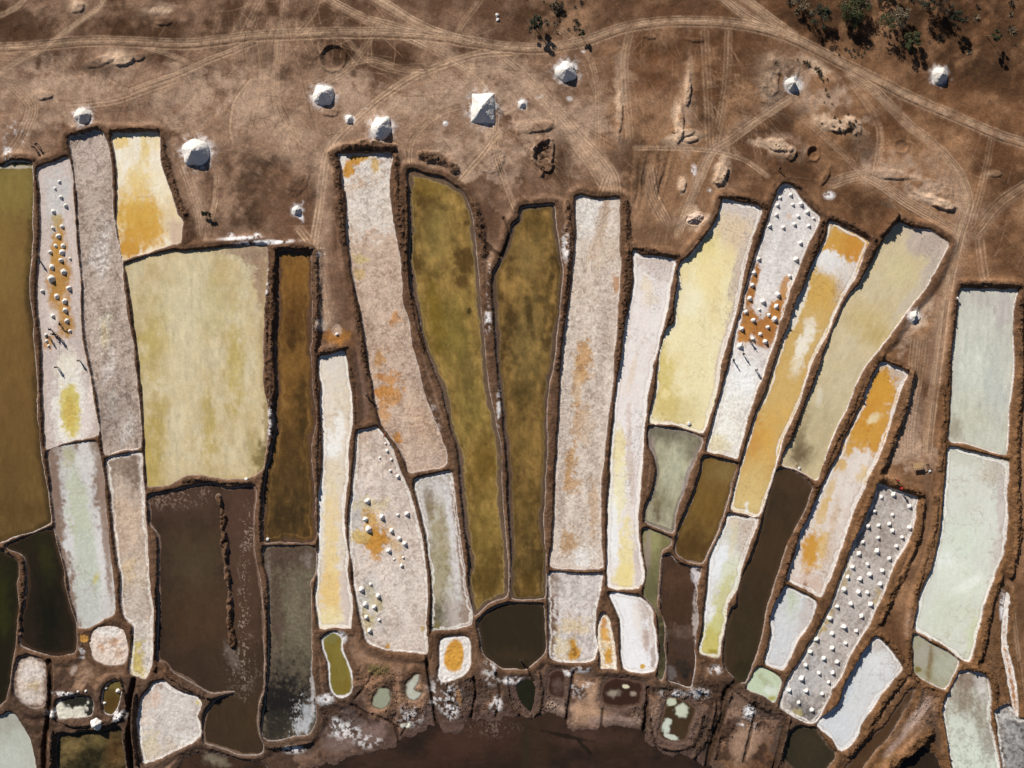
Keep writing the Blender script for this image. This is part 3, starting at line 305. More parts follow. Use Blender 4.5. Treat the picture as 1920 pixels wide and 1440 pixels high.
pan([(560,1500),(600,1440),(640,1430),(692,1412),(742,1392),(780,1376),(805,1367),(822,1357),(835,1380),(870,1355),(905,1345),(942,1345),(992,1350),(1017,1340),(1057,1350),(1065,1370),(1110,1370),(1160,1365),(1190,1375),(1210,1390),(1235,1397),(1260,1410),(1310,1430),(1350,1500)],
    'wide dark brown muddy lagoon along the bottom edge of the photo', 'w', (64,45,34), (46,34,26), 40, 1.0, None,
    [(1000,1400,30,60,0,(64,46,30),.7,.9),(900,1380,60,30,0,(78,52,38),.7,.9),(1120,1385,60,14,0,(84,58,46),.7,.9),(1150,1400,40,20,0,(56,42,28),.6,.9),(920,1365,40,14,0,(190,170,150),.22,.8,1),(985,1400,6,60,0,(52,44,28),.7,.8),(1060,1380,40,3,12,(34,28,20),.8,.5),(1095,1400,20,3,45,(34,28,20),.8,.5),(850,1400,40,40,0,(76,50,36),.6)], rim=.12, b=.04, L=-.06, speck=.15, name='lagoon', cat='lagoon')
pan([(1130,1287),(1145,1272),(1185,1275),(1205,1285),(1200,1317),(1180,1325),(1160,1327),(1135,1320),(1127,1305)], 'rectangular dark brown puddle with white flecks, below the kidney-shaped white pan', 'w', (66,42,30), (56,36,26), 20, .7, ((110,82,66),4,.7), [(1173,1287,5,3,10,(224,214,180),1.0,.3),(1152,1300,10,6,0,(196,180,156),.55,.9),(1187,1301,5,4,0,(190,170,150),.6)], b=.12, rim=.1, name='puddle', cat='puddle')
pan([(1252,1310),(1285,1312),(1305,1330),(1295,1360),(1287,1387),(1260,1390),(1237,1377),(1240,1342)], 'brown puddle with floating pale green salt flakes, bottom right of centre', 'w', (72,54,34), (62,46,28), 20, .7, ((112,86,68),4,.7), [(1259,1317,7,6,-20,(196,200,172),1.0,.35),(1278,1332,10,12,30,(200,204,180),1.0,.4),(1250,1362,6,14,10,(200,206,188),1.0,.35),(1259,1382,12,4,20,(200,206,188),1.0,.35)], b=.15, rim=.15, name='puddle', cat='puddle')
pan([(967,1287),(982,1275),(1000,1277),(1001,1305),(997,1337),(985,1330),(972,1312)], 'dark green mossy puddle below the round dark pool', 'w', (40,40,24), (32,32,20), 12, .7, None, b=.15, rim=.1, name='puddle', cat='puddle')
pan([(1032,1260),(1057,1260),(1060,1305),(1040,1307),(1027,1295)], 'reddish brown puddle just below the mottled white pan', 'w', (66,42,30), (58,36,26), 12, .7, ((110,84,70),3,.7), [(1045,1285,8,14,0,(120,100,88),.5,.9)], b=.1, rim=.1, name='puddle', cat='puddle')
pan([(345,1424),(375,1412),(410,1414),(450,1427),(480,1432),(500,1440),(510,1490),(330,1490)], 'brown puddle with white flecks at the bottom edge, below the shield-shaped pan', 'w', (74,52,36), (60,42,30), 20, .7, None, [(405,1425,20,10,20,(170,156,130),.5,.9),(470,1440,20,12,0,(50,40,28),.7)], b=.2, rim=.2, name='puddle', cat='puddle', speck=.3)
pan([(1703,1296),(1715,1292),(1710,1312),(1697,1332),(1668,1382),(1622,1432),(1606,1470),(1575,1470),(1590,1432),(1615,1402),(1652,1367),(1677,1335)], 'brown water channel slanting to the bottom edge at lower right', 'w', (86,60,36), (72,50,30), 26, .7, ((104,84,68),3,.6), [(1700,1330,8,14,20,(110,84,64),.6)], b=.25, rim=.15, name='channel', cat='channel')
pan([(1715,1412),(1735,1402),(1760,1430),(1770,1490),(1690,1490),(1690,1440)], 'deep dark hollow holding brown water below the slanting earth ridge', 'w', (56,42,30), (46,36,26), 20, .7, None, b=.3, rim=.1, L=-.5, name='puddle', cat='puddle')
pan([(1886,1116),(1892,1118),(1889,1150),(1886,1200),(1891,1225),(1898,1250),(1905,1290),(1909,1340),(1903,1342),(1895,1300),(1886,1250),(1879,1215),(1881,1170)], 'thin rust orange ditch edged in white salt near the right edge', 's', (176,112,70), (190,140,96), 10, .7, ((226,218,212),2.0,.95), [(1887,1150,6,30,4,(222,206,196),.9),(1902,1320,6,20,0,(190,128,60),.8)], b=.1, rim=1.0, rel=.03, name='ditch', cat='ditch')
# ------------------------------------------------------------------ plan raster (uneven grid: fine inside, stretched outside)
STEP = 1.6
def axis(a, b):
    core = np.arange(a - 64, b + 64.1, STEP)
    ext = []; s = STEP; p = 0
    while p < 4000:
        s *= 1.22; p += s; ext.append(p)
    ext = np.array(ext)
    return np.concatenate([core[0] - ext[::-1], core, core[-1] + ext]).astype(np.float32)
AX = axis(0, 1920); AY = axis(0, 1440)
NX, NY = len(AX), len(AY)
GX, GY = np.meshgrid(AX, AY)
def win(x0, y0, x1, y1):
    i0 = max(np.searchsorted(AX, x0) - 1, 0); i1 = min(np.searchsorted(AX, x1) + 1, NX)
    j0 = max(np.searchsorted(AY, y0) - 1, 0); j1 = min(np.searchsorted(AY, y1) + 1, NY)
    return slice(j0, j1), slice(i0, i1)
def smooth_poly(P, closed=True, sub=4):
    P = np.array(P, dtype=np.float64); n = len(P); out = []
    rngk = range(n if closed else n - 1)
    for k in rngk:
        if closed: p0, p1, p2, p3 = P[k - 1], P[k], P[(k + 1) % n], P[(k + 2) % n]
        else: p0, p1, p2, p3 = P[max(k - 1, 0)], P[k], P[k + 1], P[min(k + 2, n - 1)]
        for t in np.arange(sub) / sub:
            c = 0.5 * (2 * p1 + (p2 - p0) * t * .8 + (2 * p0 * .8 - (2 * .8 + 1) * 0 * p1 - 5 * p1 + 4 * p2 - p3 + (p1 - p0) * 0) * 0)
            # tight Catmull-Rom (tension .6)
            m1 = 0.4 * (p2 - p0); m2 = 0.4 * (p3 - p1)
            h1 = 2*t**3 - 3*t**2 + 1; h2 = -2*t**3 + 3*t**2; h3 = t**3 - 2*t**2 + t; h4 = t**3 - t**2
            out.append(h1 * p1 + h2 * p2 + h3 * m1 + h4 * m2)
    if not closed: out.append(P[-1])
    return np.array(out)
def seg_dist(X, Y, A, B):
    vx, vy = B[0] - A[0], B[1] - A[1]; L2 = vx * vx + vy * vy + 1e-9
    t = np.clip(((X - A[0]) * vx + (Y - A[1]) * vy) / L2, 0, 1)
    return (X - A[0] - t * vx) ** 2 + (Y - A[1] - t * vy) ** 2
def line_dist(X, Y, P):
    d = np.full(X.shape, 1e9, np.float32)
    for k in range(len(P) - 1): d = np.minimum(d, seg_dist(X, Y, P[k], P[k + 1]))
    return np.sqrt(d)
def poly_sd(X, Y, P):
    d = np.full(X.shape, 1e9, np.float32); ins = np.zeros(X.shape, bool)
    n = len(P)
    for k in range(n):
        A, B = P[k], P[(k + 1) % n]
        d = np.minimum(d, seg_dist(X, Y, A, B))
        if A[1] != B[1]:
            c = (Y < max(A[1], B[1])) & (Y >= min(A[1], B[1]))
            ins ^= c & (X < A[0] + (Y - A[1]) * (B[0] - A[0]) / (B[1] - A[1]))
    d = np.sqrt(d); return np.where(ins, -d, d)

# noise fields shared by everything
N12 = fbm(GX, GY, 120, 4, 1); N4 = fbm(GX, GY, 42, 4, 2); N2 = fbm(GX, GY, 16, 4, 3); N1 = fbm(GX, GY, 7, 3, 4); N05 = vnoise(GX / 3.2, GY / 3.2, 5)
EJ = (fbm(GX, GY, 24, 4, 9) - .5) * 3.4 + (N05 - .5) * .9       # ragged shore offset (dm)

# ------------------------------------------------------------------ distances to the pans
D = np.full(GX.shape, 60.0, np.float32); IDX = np.full(GX.shape, -1, np.int16)
HW = np.full(GX.shape, 1e-6, np.float32); HS = np.full(GX.shape, .5e-6, np.float32)
LS = np.full(GX.shape, -.12e-6, np.float32); RS = np.full(GX.shape, .0, np.float32); WS = np.full(GX.shape, .0, np.float32)
for i, p in enumerate(PANS):
    P = smooth_poly(p['pts'], True, 3) if p['smooth'] else np.array(p['pts'], float)
    w = win(P[:, 0].min() - 45, P[:, 1].min() - 45, P[:, 0].max() + 45, P[:, 1].max() + 45)
    sd = poly_sd(GX[w], GY[w], P) + EJ[w] * (0.8 if p['rim'] > .2 else 1.6)
    if p['name'] == 'lagoon': sd = sd + (N4[w] - .5) * 22 + (N2[w] - .5) * 4
    p['w'] = w; p['sd'] = sd
    up = sd < D[w]
    D[w] = np.where(up, sd, D[w]); IDX[w] = np.where(up, i, IDX[w])
    q = 1.0 / (np.maximum(sd, 0) + 1.5) ** 3
    HW[w] += q; HS[w] += q * p['b']; LS[w] += q * p['L']; RS[w] += q * p['rim']; WS[w] += q * (p['b'] <= .15 and p['kind'] == 'w')
BH = HS / HW * 1.25; LV = LS / HW; RIM = np.clip(RS / HW, 0, 1); WS = np.clip(WS / HW, 0, 1)
Dm = D * 0.1                                                  # metres

# ------------------------------------------------------------------ ground relief
flat = sstep(1.5, 6.0, Dm)
outside = sstep(2.0, 4.0, Dm)
Z = (N12 - .5) * .9 * flat + (N4 - .5) * .10 * outside + (N2 - .5) * .045 + (N1 - .5) * .022
wa = (fbm(GX, GY, 260, 2, 77) - .5) * 5.0
streak = fbm((GX * np.cos(wa) + GY * np.sin(wa)) * .3, GY * np.cos(wa) - GX * np.sin(wa), 6.5, 3, 21)
Z += (streak - .5) * .04 * outside + (N05 - .5) * .02
rubble = np.zeros(GX.shape, np.float32)                       # where the soil lies as broken clods
inner = Dm < 0
prof = np.minimum(1.15 * Dm, BH) - np.maximum(0, 0)           # bank flank then crest
crest = BH * (sstep(-.05, .55, Dm)) * (1 - .85 * sstep(1.0, 2.4, Dm))
bank = np.where(Dm < .55, np.minimum(crest, np.maximum(1.25 * Dm, 0)), crest)
Z = np.where(Dm > 0, LV * (1 - sstep(.2, 2.2, Dm)) + bank + Z * sstep(0, .8, Dm), LV + np.maximum(1.1 * Dm, -.3) - .03)
rubble = np.maximum(rubble, sstep(.05, .4, Dm) * (1 - sstep(1.0, 1.9, Dm)) * .26)

RIDGES = []
def ridge(pts, width, h, rub=1.0, col=None):
    P = smooth_poly(pts, False, 3); RIDGES.append((P, width, h))
    w = win(P[:, 0].min() - width * 2, P[:, 1].min() - width * 2, P[:, 0].max() + width * 2, P[:, 1].max() + width * 2)
    d = line_dist(GX[w], GY[w], P) + (N2[w] - .5) * width * .55
    m = 1 - sstep(width * .10, width * .62, d)
    gate = sstep(.0, .5, Dm[w]) if h > 0 else 1.0
    if h == 'spit': gate = 1.0
    Z[w] += h * m * gate * (.7 + .6 * N2[w])
    rubble[w] = np.maximum(rubble[w], m * rub * gate)
    return w, m * gate
RD = [  # rubble banks thrown up at the heads and flanks of the pans
 ([(132,254),(160,243),(183,238)],12,.35),([(208,246),(250,241),(297,243)],13,.35),([(303,258),(311,300),(320,335),(334,372),(350,402)],20,.30),([(20,299),(45,297),(64,300)],9,.2),
 ([(516,466),(550,463),(588,465)],12,.3),([(592,475),(596,560),(592,655)],13,.3),([(512,500),(510,600),(508,720),(510,800)],10,.25),
 ([(648,277),(690,271),(738,277)],20,.65),([(624,292),(632,330),(638,400),(643,450)],26,.35),([(742,295),(748,380),(755,440),(760,500)],24,.30),([(763,330),(764,420),(763,500),(775,590),(795,660)],6,.25),
 ([(888,385),(902,430),(908,475)],26,.25),([(790,292),(828,298),(850,318)],28,.55),([(660,540),(672,600),(680,650),(690,700)],14,.2),([(600,660),(625,655),(650,650)],10,.3),([(655,690),(662,740),(664,790)],12,.25),
 ([(1064,380),(1067,450),(1062,520),(1052,600),(1044,690)],16,.35),([(1173,380),(1177,440),(1174,520),(1163,620),(1155,700)],18,.30),([(1190,464),(1230,472),(1270,480)],12,.25),
 ([(1350,368),(1400,371),(1434,388)],12,.3),([(1346,398),(1320,440),(1285,484)],11,.3),([(1268,490),(1264,560),(1248,610),(1232,660)],12,.25),([(1435,400),(1415,460),(1400,520),(1386,590)],9,.15),
 ([(1450,362),(1470,340),(1500,352)],13,.3),([(1540,415),(1530,455),(1510,510),(1490,565),(1470,640),(1450,700)],14,.30),([(1555,407),(1600,424),(1636,448)],13,.3),([(1640,450),(1625,490),(1606,530)],16,.35),([(1652,440),(1680,404)],14,.45),([(1690,413),(1720,424)],12,.3),
 ([(1570,600),(1545,660),(1520,720),(1495,780),(1470,850)],9,.12),([(1615,720),(1590,780),(1565,830),(1545,880)],12,.2),([(1655,665),(1640,690),(1615,745)],14,.25),([(1664,678),(1700,692)],10,.25),
 ([(1708,700),(1700,750),(1682,800),(1664,850),(1646,895),(1634,930),(1612,975),(1595,1030)],18,.40),([(1530,910),(1505,980),(1480,1040),(1465,1090),(1445,1150)],16,.35),
 ([(1650,897),(1690,911),(1728,926)],15,.40),([(1728,945),(1722,1000),(1702,1055),(1675,1110),(1650,1165)],17,.35),([(1754,930),(1750,990),(1733,1050),(1715,1110)],14,.30),
 ([(1765,720),(1768,790),(1766,830),(1760,880)],14,.3),([(1800,531),(1850,530),(1908,534)],14,.35),([(1790,560),(1780,650),(1774,720)],9,.25),([(1911,560),(1912,700),(1904,860),(1908,1000),(1893,1080)],20,.40),([(1875,1080),(1855,1140),(1845,1200),(1832,1245)],15,.35),
 ([(1570,1120),(1545,1180),(1510,1245),(1478,1300)],12,.25),([(1625,1205),(1590,1260),(1570,1310),(1545,1340)],16,.35),([(1690,1270),(1660,1310),(1640,1345),(1622,1380),(1590,1415)],15,.35),([(1650,1190),(1680,1220),(1702,1260)],15,.3),([(1700,1200),(1705,1250),(1720,1275)],12,.25),([(1778,1295),(1740,1285)],12,.3),([(1766,1320),(1775,1400),(1785,1450)],10,.3),([(1862,1290),(1868,1340),(1878,1400)],10,.3),([(1820,1250),(1850,1262),(1866,1290)],14,.35),
 ([(1738,1372),(1712,1402),(1680,1425),(1650,1445)],26,1.3),
 ([(500,470),(502,560),(500,650),(503,750),(507,820),(495,890),(488,930)],13,.25),([(490,1090),(500,1160),(502,1230),(500,1290),(488,1330)],11,.25),([(291,1100),(293,1160),(292,1220),(290,1255)],11,.3),([(312,1260),(350,1287),(390,1305),(420,1303)],13,.35),([(345,900),(375,897),(420,903),(465,903)],12,.3),([(590,700),(597,780),(594,850),(594,950)],9,.2),
 ([(92,1250),(88,1300),(85,1360)],8,.15),([(225,1270),(240,1320),(238,1380),(243,1440)],10,.4),([(255,1300),(250,1360),(258,1430)],9,.4),([(100,1340),(140,1358),(200,1352),(226,1345)],14,.4),([(100,1365),(98,1440)],8,.4),
 ([(585,1390),(540,1398),(495,1400)],9,.25),([(800,1100),(803,1180),(798,1235)],10,.2),([(870,1000),(880,1080),(888,1130)],9,.15),
 ([(1060,1340),(1058,1260)],5,.1),([(1200,1290),(1205,1340),(1195,1390)],12,.25),([(1300,1290),(1340,1310),(1330,1370),(1300,1420)],12,.3),([(1215,1330),(1225,1390),(1260,1405),(1300,1395),(1318,1340)],10,.25),([(1370,1300),(1350,1360),(1340,1420)],14,.25),([(1440,1330),(1400,1310),(1370,1285)],12,.2),([(1010,1260),(1015,1310),(1005,1345)],12,.3),([(950,1270),(955,1310),(975,1345)],9,.3),
 ([(1480,1345),(1470,1385),(1455,1440)],12,.3),
]
BANKMASK = np.zeros(GX.shape, np.float32)
for pts, wd, h in RD:
    w, m = ridge(pts, wd * .78, h * (1.2 if h < .36 else 1.8 if h < .5 else 1.4 if h < 1 else 1.0)); BANKMASK[w] = np.maximum(BANKMASK[w], m)
# spit inside the large dark pond, and the thin dyke between the black ponds
for pts, wd, h in [([(410,932),(415,950),(418,990),(421,1040),(427,1080),(430,1130),(431,1180),(436,1208)],11,.5),([(38,1190),(38,1150),(43,1110),(40,1085),(44,1060),(35,1045),(12,1032)],6,.3)]:
    P = smooth_poly(pts, False, 3); w = win(P[:,0].min()-20, P[:,1].min()-20, P[:,0].max()+20, P[:,1].max()+20)
    d = line_dist(GX[w], GY[w], P) + (N2[w]-.5)*wd*.7; m = 1 - sstep(wd*.15, wd*.75, d)
    Z[w] = np.maximum(Z[w], -.45 + (h + .45) * m * (.75 + .5 * N1[w])); rubble[w] = np.maximum(rubble[w], m); BANKMASK[w] = np.maximum(BANKMASK[w], m)
    SPIT = (w, m > .05); Dm[w] = np.where(m > .03, np.maximum(Dm[w], .3 * m), Dm[w])
# ditches
TRENCH = np.zeros(GX.shape, np.float32)
for pts, wd, h in [([(93,1240),(96,1300),(90,1350),(84,1400),(86,1480)],7,.7),([(252,1275),(243,1320),(241,1370),(246,1420),(248,1480)],7,.8),([(802,1195),(800,1240),(808,1290),(818,1350),(822,1370)],5,.6),([(888,1270),(892,1300),(880,1360),(868,1430)],4,.5),([(1075,1262),(1070,1300),(1062,1350)],5,.4),([(700,1340),(740,1360),(748,1395)],4,.25),([(660,1322),(700,1345)],4,.25),([(930,1262),(938,1300),(930,1345)],4,.3),([(1130,1330),(1128,1365)],4,.2),([(1420,1320),(1410,1370),(1395,1430)],5,.3),([(765,1315),(770,1345),(752,1380)],3,.25),([(840,1285),(850,1320),(842,1352)],4,.25),
        ([(1385,1275),(1360,1300),(1358,1340),(1335,1400),(1320,1470)],9,.5),([(1215,1290),(1212,1340),(1203,1390)],6,.4),([(1470,1365),(1462,1400),(1448,1450)],6,.4),([(1000,1275),(985,1240)],3,.3),
        ([(665,1310),(690,1280),(700,1262)],3,.2),([(900,445),(938,480),(952,455)],4,.35),([(945,410),(955,440),(940,480)],4,.3)]:
    P = smooth_poly(pts, False, 3); w = win(P[:,0].min()-20, P[:,1].min()-20, P[:,0].max()+20, P[:,1].max()+20)
    d = line_dist(GX[w], GY[w], P) + (N2[w]-.5)*2; m = (1 - sstep(wd*.3, wd*.95, d)) * (Dm[w] > 0)
    Z[w] -= h * m; TRENCH[w] = np.maximum(TRENCH[w], m); rubble[w] *= (1 - m)
# mounds, pits and eroded spoil heaps on the upper flat:  x, y, rx, ry, rot, height, rough
MOUNDS = [(1290,160,7,45,4,.8,.6),(1275,220,9,50,4,.6,.5),(1163,200,8,62,3,.5,.4),(1280,250,24,9,-8,.5,.4),(1292,262,16,6,0,.5,.3),(1262,245,9,7,0,.5,.3),(1568,232,52,22,8,.9,.4),(1450,268,40,12,15,.7,.5),(1485,285,10,16,20,.8,.6),(1352,322,16,34,14,1.1,.5),(1755,380,42,11,18,.9,.4),(1725,345,70,22,18,.5,.3),(1660,325,60,12,10,.5,.3),(1445,140,22,42,8,.5,.3),(1465,120,40,30,20,.4,.3),(1863,326,16,6,0,.4,.3),(1280,345,8,18,12,.5,.4),(228,112,26,13,0,.7,.4),(260,105,16,12,0,.5,.2),(180,115,40,12,-10,.4,.3),(80,178,26,12,0,.4,.4),(615,210,30,14,0,.4,.4),(1217,70,14,4,8,.35,.3),(1300,75,20,4,5,.3,.2),(560,330,22,40,30,.3,.3),(480,300,40,50,0,-.4,.1),(445,325,60,60,0,-.3,.1),(1210,320,6,44,8,-.35,.1),(1245,330,6,50,14,-.4,.1),(1190,330,7,60,3,.3,.1),(1230,310,7,50,8,.25,.1),(920,290,30,40,0,.35,.4),(1000,235,50,16,0,.5,.2),(1550,325,8,30,25,.5,.3),(300,40,24,10,0,.35,.3),(145,12,18,16,0,.4,.2),(1400,385,30,10,20,.3,.3),(1670,410,12,26,36,.5,.4)]
for x, y, rx, ry, a, h, rg in MOUNDS:
    R_ = max(rx, ry) * 1.6; w = win(x - R_, y - R_, x + R_, y + R_)
    ca, sa = math.cos(R(a)), math.sin(R(a)); u = (GX[w]-x)*ca + (GY[w]-y)*sa; v = -(GX[w]-x)*sa + (GY[w]-y)*ca
    q = np.sqrt((u/rx)**2 + (v/ry)**2) + (N2[w]-.5)*.9*rg + (N4[w]-.5)*.4
    # steeper towards the lower right, where rain has cut the flank
    sk = sstep(-.45, .45, ((GX[w]-x)*.535 + (GY[w]-y)*.845) / (min(rx, ry) * 1.2))
    t0 = .05 + .72 * sk
    tt = np.clip((q - t0) / (1.0 - t0), 0, 1); m = (1 - tt*tt*(3-2*tt)) * (.8 + .4 * N2[w])
    rubble[w] = np.maximum(rubble[w], .75 * rg * (1 - sstep(.8, 1.15, q)) * (.4 + .6 * sk))
    Z[w] += h * .62 * m * sstep(.3, 1.2, Dm[w])
def pit(x, y, r0, r1, hr, hp, a=0, e=1.0, nz=.25):
    w = win(x - 40, y - 40, x + 40, y + 40); ca, sa = math.cos(R(a)), math.sin(R(a))
    u = ((GX[w]-x)*ca + (GY[w]-y)*sa); v = (-(GX[w]-x)*sa + (GY[w]-y)*ca) / e
    q = np.hypot(u, v) * (1 + (N2[w]-.5) * nz)
    Z[w] += hr * np.exp(-((q - r1) / 2.5) ** 2) - hp * (1 - sstep(r0 * .8, r1, q))
    return w, q
pit(625, 108, 19, 24, .18, .35); pit(1525, 288, 8, 11, .25, .45, 0, 1.2); pit(1020, 290, 14, 17, .5, .4, -8, 1.7, .5); pit(1690, 275, 11, 13, .12, .08)
pit(1303, 411, 17, 20, .12, .10, -10, .6)
RUBZ = [(700,1275,70,34,.7),(760,1330,60,40,.8),(880,1310,60,50,.7),(1000,1320,60,36,.7),(1300,1300,90,30,.7),(1320,1370,70,40,.8),(1430,1340,60,40,.7),(640,1335,50,30,.5),(160,1290,70,60,.35),(1210,1330,30,60,.7),(1800,1250,120,40,.5),(1740,1310,60,60,.5),(1020,290,18,32,1.0),(820,300,30,16,.6),(1790,60,150,60,.12),(1580,30,150,50,.2)]
for x, y, rx, ry, k in RUBZ:
    w = win(x-rx*1.3, y-ry*1.3, x+rx*1.3, y+ry*1.3); q = np.hypot((GX[w]-x)/rx, (GY[w]-y)/ry); rubble[w] = np.maximum(rubble[w], k*(1-sstep(.6,1.1,q)))

# ------------------------------------------------------------------ ground colour
def mixc(C, w, m, col):
    m = m[..., None]; C[w] = C[w] * (1 - m) + lin(col) * m
GC = np.empty(GX.shape + (3,), np.float32)
t = np.clip(N12 * .75 + N4 * .55 - .15, 0, 1)[..., None]
warm = sstep(900, 1500, GX + (N12 - .5) * 400)[..., None]; topd = (1 - sstep(60, 150, GY + (N12 - .5) * 120))[..., None]
lo = lin((96, 70, 53)) * (1 - warm) + lin((100, 70, 48)) * warm; hi = lin((148, 118, 96)) * (1 - warm) + lin((148, 111, 81)) * warm
t = np.clip((t - .5) * 2.0 + .52 - .38 * topd, 0, 1)
GC[:] = lo * (1 - t) + hi * t
def gblob(x, y, rx, ry, a, col, op=1.0, soft=.8, nz=1.1):
    R_ = max(rx, ry) * 1.9; w = win(x - R_, y - R_, x + R_, y + R_)
    ca, sa = math.cos(R(a)), math.sin(R(a)); u = (GX[w]-x)*ca + (GY[w]-y)*sa; v = -(GX[w]-x)*sa + (GY[w]-y)*ca
    q = np.sqrt((u/rx)**2 + (v/ry)**2) / 1.25 + (N4[w]-.5)*nz*.6 + (N2[w]-.5)*nz*.6
    m = (1 - sstep(1 - soft, 1.05, q)) * op; mixc(GC, w, m, col)
PALE = (176, 147, 124); DARK = (70, 49, 33); RED = (112, 76, 50)
for x, y, rx, ry, a in [(150,150,110,50,-5),(350,180,80,60,0),(90,190,70,50,0),(660,190,70,60,0),(640,150,60,30,0),(850,180,60,30,20),(880,155,50,26,0),(930,290,50,70,0),(890,270,60,60,0),(850,280,40,40,0),(1445,150,26,60,8),(1475,130,70,40,25),(1560,190,70,40,0),(1690,310,70,40,15),(1740,360,70,40,10),(1570,232,60,26,8),(1450,268,50,20,15),(1355,320,22,40,14),(1285,200,18,90,3),(1165,190,18,90,2),(1000,230,60,40,0),(1090,230,60,80,30),(960,170,60,60,0),(480,190,60,80,0),(230,110,50,20,0),(145,10,26,24,0),(290,20,40,16,0),(750,200,70,40,-20),(560,250,60,50,0),(1280,260,40,14,0),(1660,330,70,26,10),(1720,580,26,40,20),(1700,610,30,50,30),(1715,860,50,30,0),(1700,830,40,60,20)]:
    gblob(x, y, rx, ry, a, PALE, .85, .9, 1.6)
for x, y, rx, ry, a in [(1290,150,9,44,4),(1268,215,8,40,4),(1163,170,9,60,3),(1280,255,30,9,-8),(1352,325,14,34,14),(1568,232,50,20,8),(1440,140,16,44,8),(1450,272,34,10,15),(1760,380,36,9,18),(1280,345,8,16,12),(1863,326,14,5,0),(225,112,22,12,0),(145,12,16,14,0),(295,20,22,6,0),(1298,412,26,18,-10),(1535,125,40,14,35),(1716,600,18,24,20)]:
    gblob(x, y, rx * 1.25, ry * 1.2, a, (204,174,146), .88, .7)
for x, y, rx, ry, a in [(60,40,130,50,0),(250,45,60,40,0),(310,60,90,26,0),(440,50,50,50,0),(600,40,60,30,0),(560,120,50,26,-30),(720,110,90,40,10),(170,130,60,16,0),(280,105,40,14,0),(1400,120,90,70,0),(1600,270,60,26,0),(1240,90,60,20,0),(1330,200,40,80,0),(1690,260,50,26,20),(1680,10,160,50,0),(1850,90,120,70,0),(1780,40,160,60,0),(1560,40,90,50,0),(980,40,60,36,0),(1050,20,50,30,0),(480,350,70,70,0),(450,420,60,30,0),(1190,310,60,60,0),(1900,330,60,40,0),(1480,330,50,40,0),(1620,385,50,30,0),(1850,160,100,40,20),(1480,225,50,20,-20),(1550,110,70,20,35),(640,100,50,30,0),(1050,300,20,60,10)]:
    gblob(x, y, rx, ry, a, DARK, .74, .95, 1.5)
for x, y, rx, ry, a in [(1560,120,70,16,33),(1650,240,50,30,30),(1440,90,90,16,15),(1300,120,110,60,0),(1850,200,120,40,20),(1200,150,120,60,0),(1900,270,80,80,0)]:
    gblob(x, y, rx, ry, a, RED, .45, .95)
# mud flats round the lower pans
for x, y, rx, ry, a, c in [(160,1270,110,70,0,(128,98,76)),(700,1260,110,60,0,(134,102,78)),(690,1330,100,50,0,(122,98,86)),(850,1300,80,50,0,(112,88,74)),(1100,1320,110,50,0,(172,136,110)),(1300,1340,110,70,0,(158,124,100)),(1400,1350,60,50,0,(132,106,90)),(960,1300,90,40,0,(120,94,74)),(1060,1330,50,30,0,(158,132,116)),(660,1360,60,40,0,(110,88,78)),(800,1330,50,30,0,(116,92,80)),(1720,1340,50,60,30,(132,104,84)),(1740,1000,40,130,10,(112,84,62)),(1880,1200,50,110,0,(112,84,60)),(1720,1180,20,30,0,(186,156,136)),(1690,1360,14,70,38,(178,150,132)),(430,1430,60,14,0,(96,72,56)),(550,1410,50,20,0,(124,100,86)),(540,390,50,60,0,(116,86,66)),(610,520,26,110,0,(124,94,74)),(685,720,14,70,-8,(112,88,74)),(1215,470,70,80,0,(122,92,68))]:
    gblob(x, y, rx, ry, a, c, .85, .8)

lowm = sstep(1235, 1290, GY) * (1 - sstep(1500, 1650, GX)) * sstep(.43, .62, N4 * .6 + N2 * .45)
GC = GC * (1 - .85 * lowm[..., None]) + lin((62, 45, 37)) * .85 * lowm[..., None]
for x, y, rx, ry, a, c in [(760,1275,22,18,0,(70,55,48)),(650,1345,40,30,0,(96,80,74)),(800,1330,30,26,0,(88,72,66)),(880,1300,24,40,0,(92,76,68)),(920,1280,30,20,0,(84,66,54)),(1010,1290,16,40,0,(60,50,44)),(955,1300,12,36,0,(60,50,42)),(1200,1340,14,50,0,(62,52,46)),(1330,1370,24,50,20,(60,50,44)),(1220,1370,14,40,0,(66,54,46)),(1350,1290,40,20,0,(62,48,38)),(1425,1320,26,24,0,(64,52,46)),(1470,1390,16,50,15,(72,58,50)),(1110,1260,20,12,0,(90,72,60)),(1250,1295,40,12,0,(66,54,46)),(1290,1405,40,16,20,(54,46,42)),(225,1345,20,20,0,(60,46,36)),(95,1345,14,30,0,(66,50,38)),(250,1350,14,80,0,(58,44,34)),(110,1365,60,10,0,(54,42,32)),(150,1265,30,16,0,(110,84,64)),(1700,1320,26,60,30,(78,62,52)),(1745,1400,40,40,0,(70,54,42)),(1650,1420,40,14,-30,(120,88,56)),(560,1400,40,12,0,(82,66,56)),(1060,1330,40,14,0,(150,126,112)),(1120,1345,60,14,0,(150,126,112))]:
    gblob(x, y, rx, ry, a, c, .85, .7, 1.5)
for x, y, rx, ry, a, c in [(1110,1338,44,34,0,(182,146,118)),(1150,1352,50,12,0,(158,132,120)),(1045,1326,24,12,0,(172,148,130)),(1395,1392,26,40,15,(160,130,108)),(1265,1350,44,50,0,(150,122,104)),(640,1388,36,22,0,(118,98,90)),(700,1375,30,20,-20,(124,102,94)),(1385,1310,20,16,0,(120,96,80)),(1700,1365,10,60,38,(186,160,144)),(1690,1340,10,30,30,(110,88,74))]: gblob(x, y, rx, ry, a, c, .9, .5, .5)
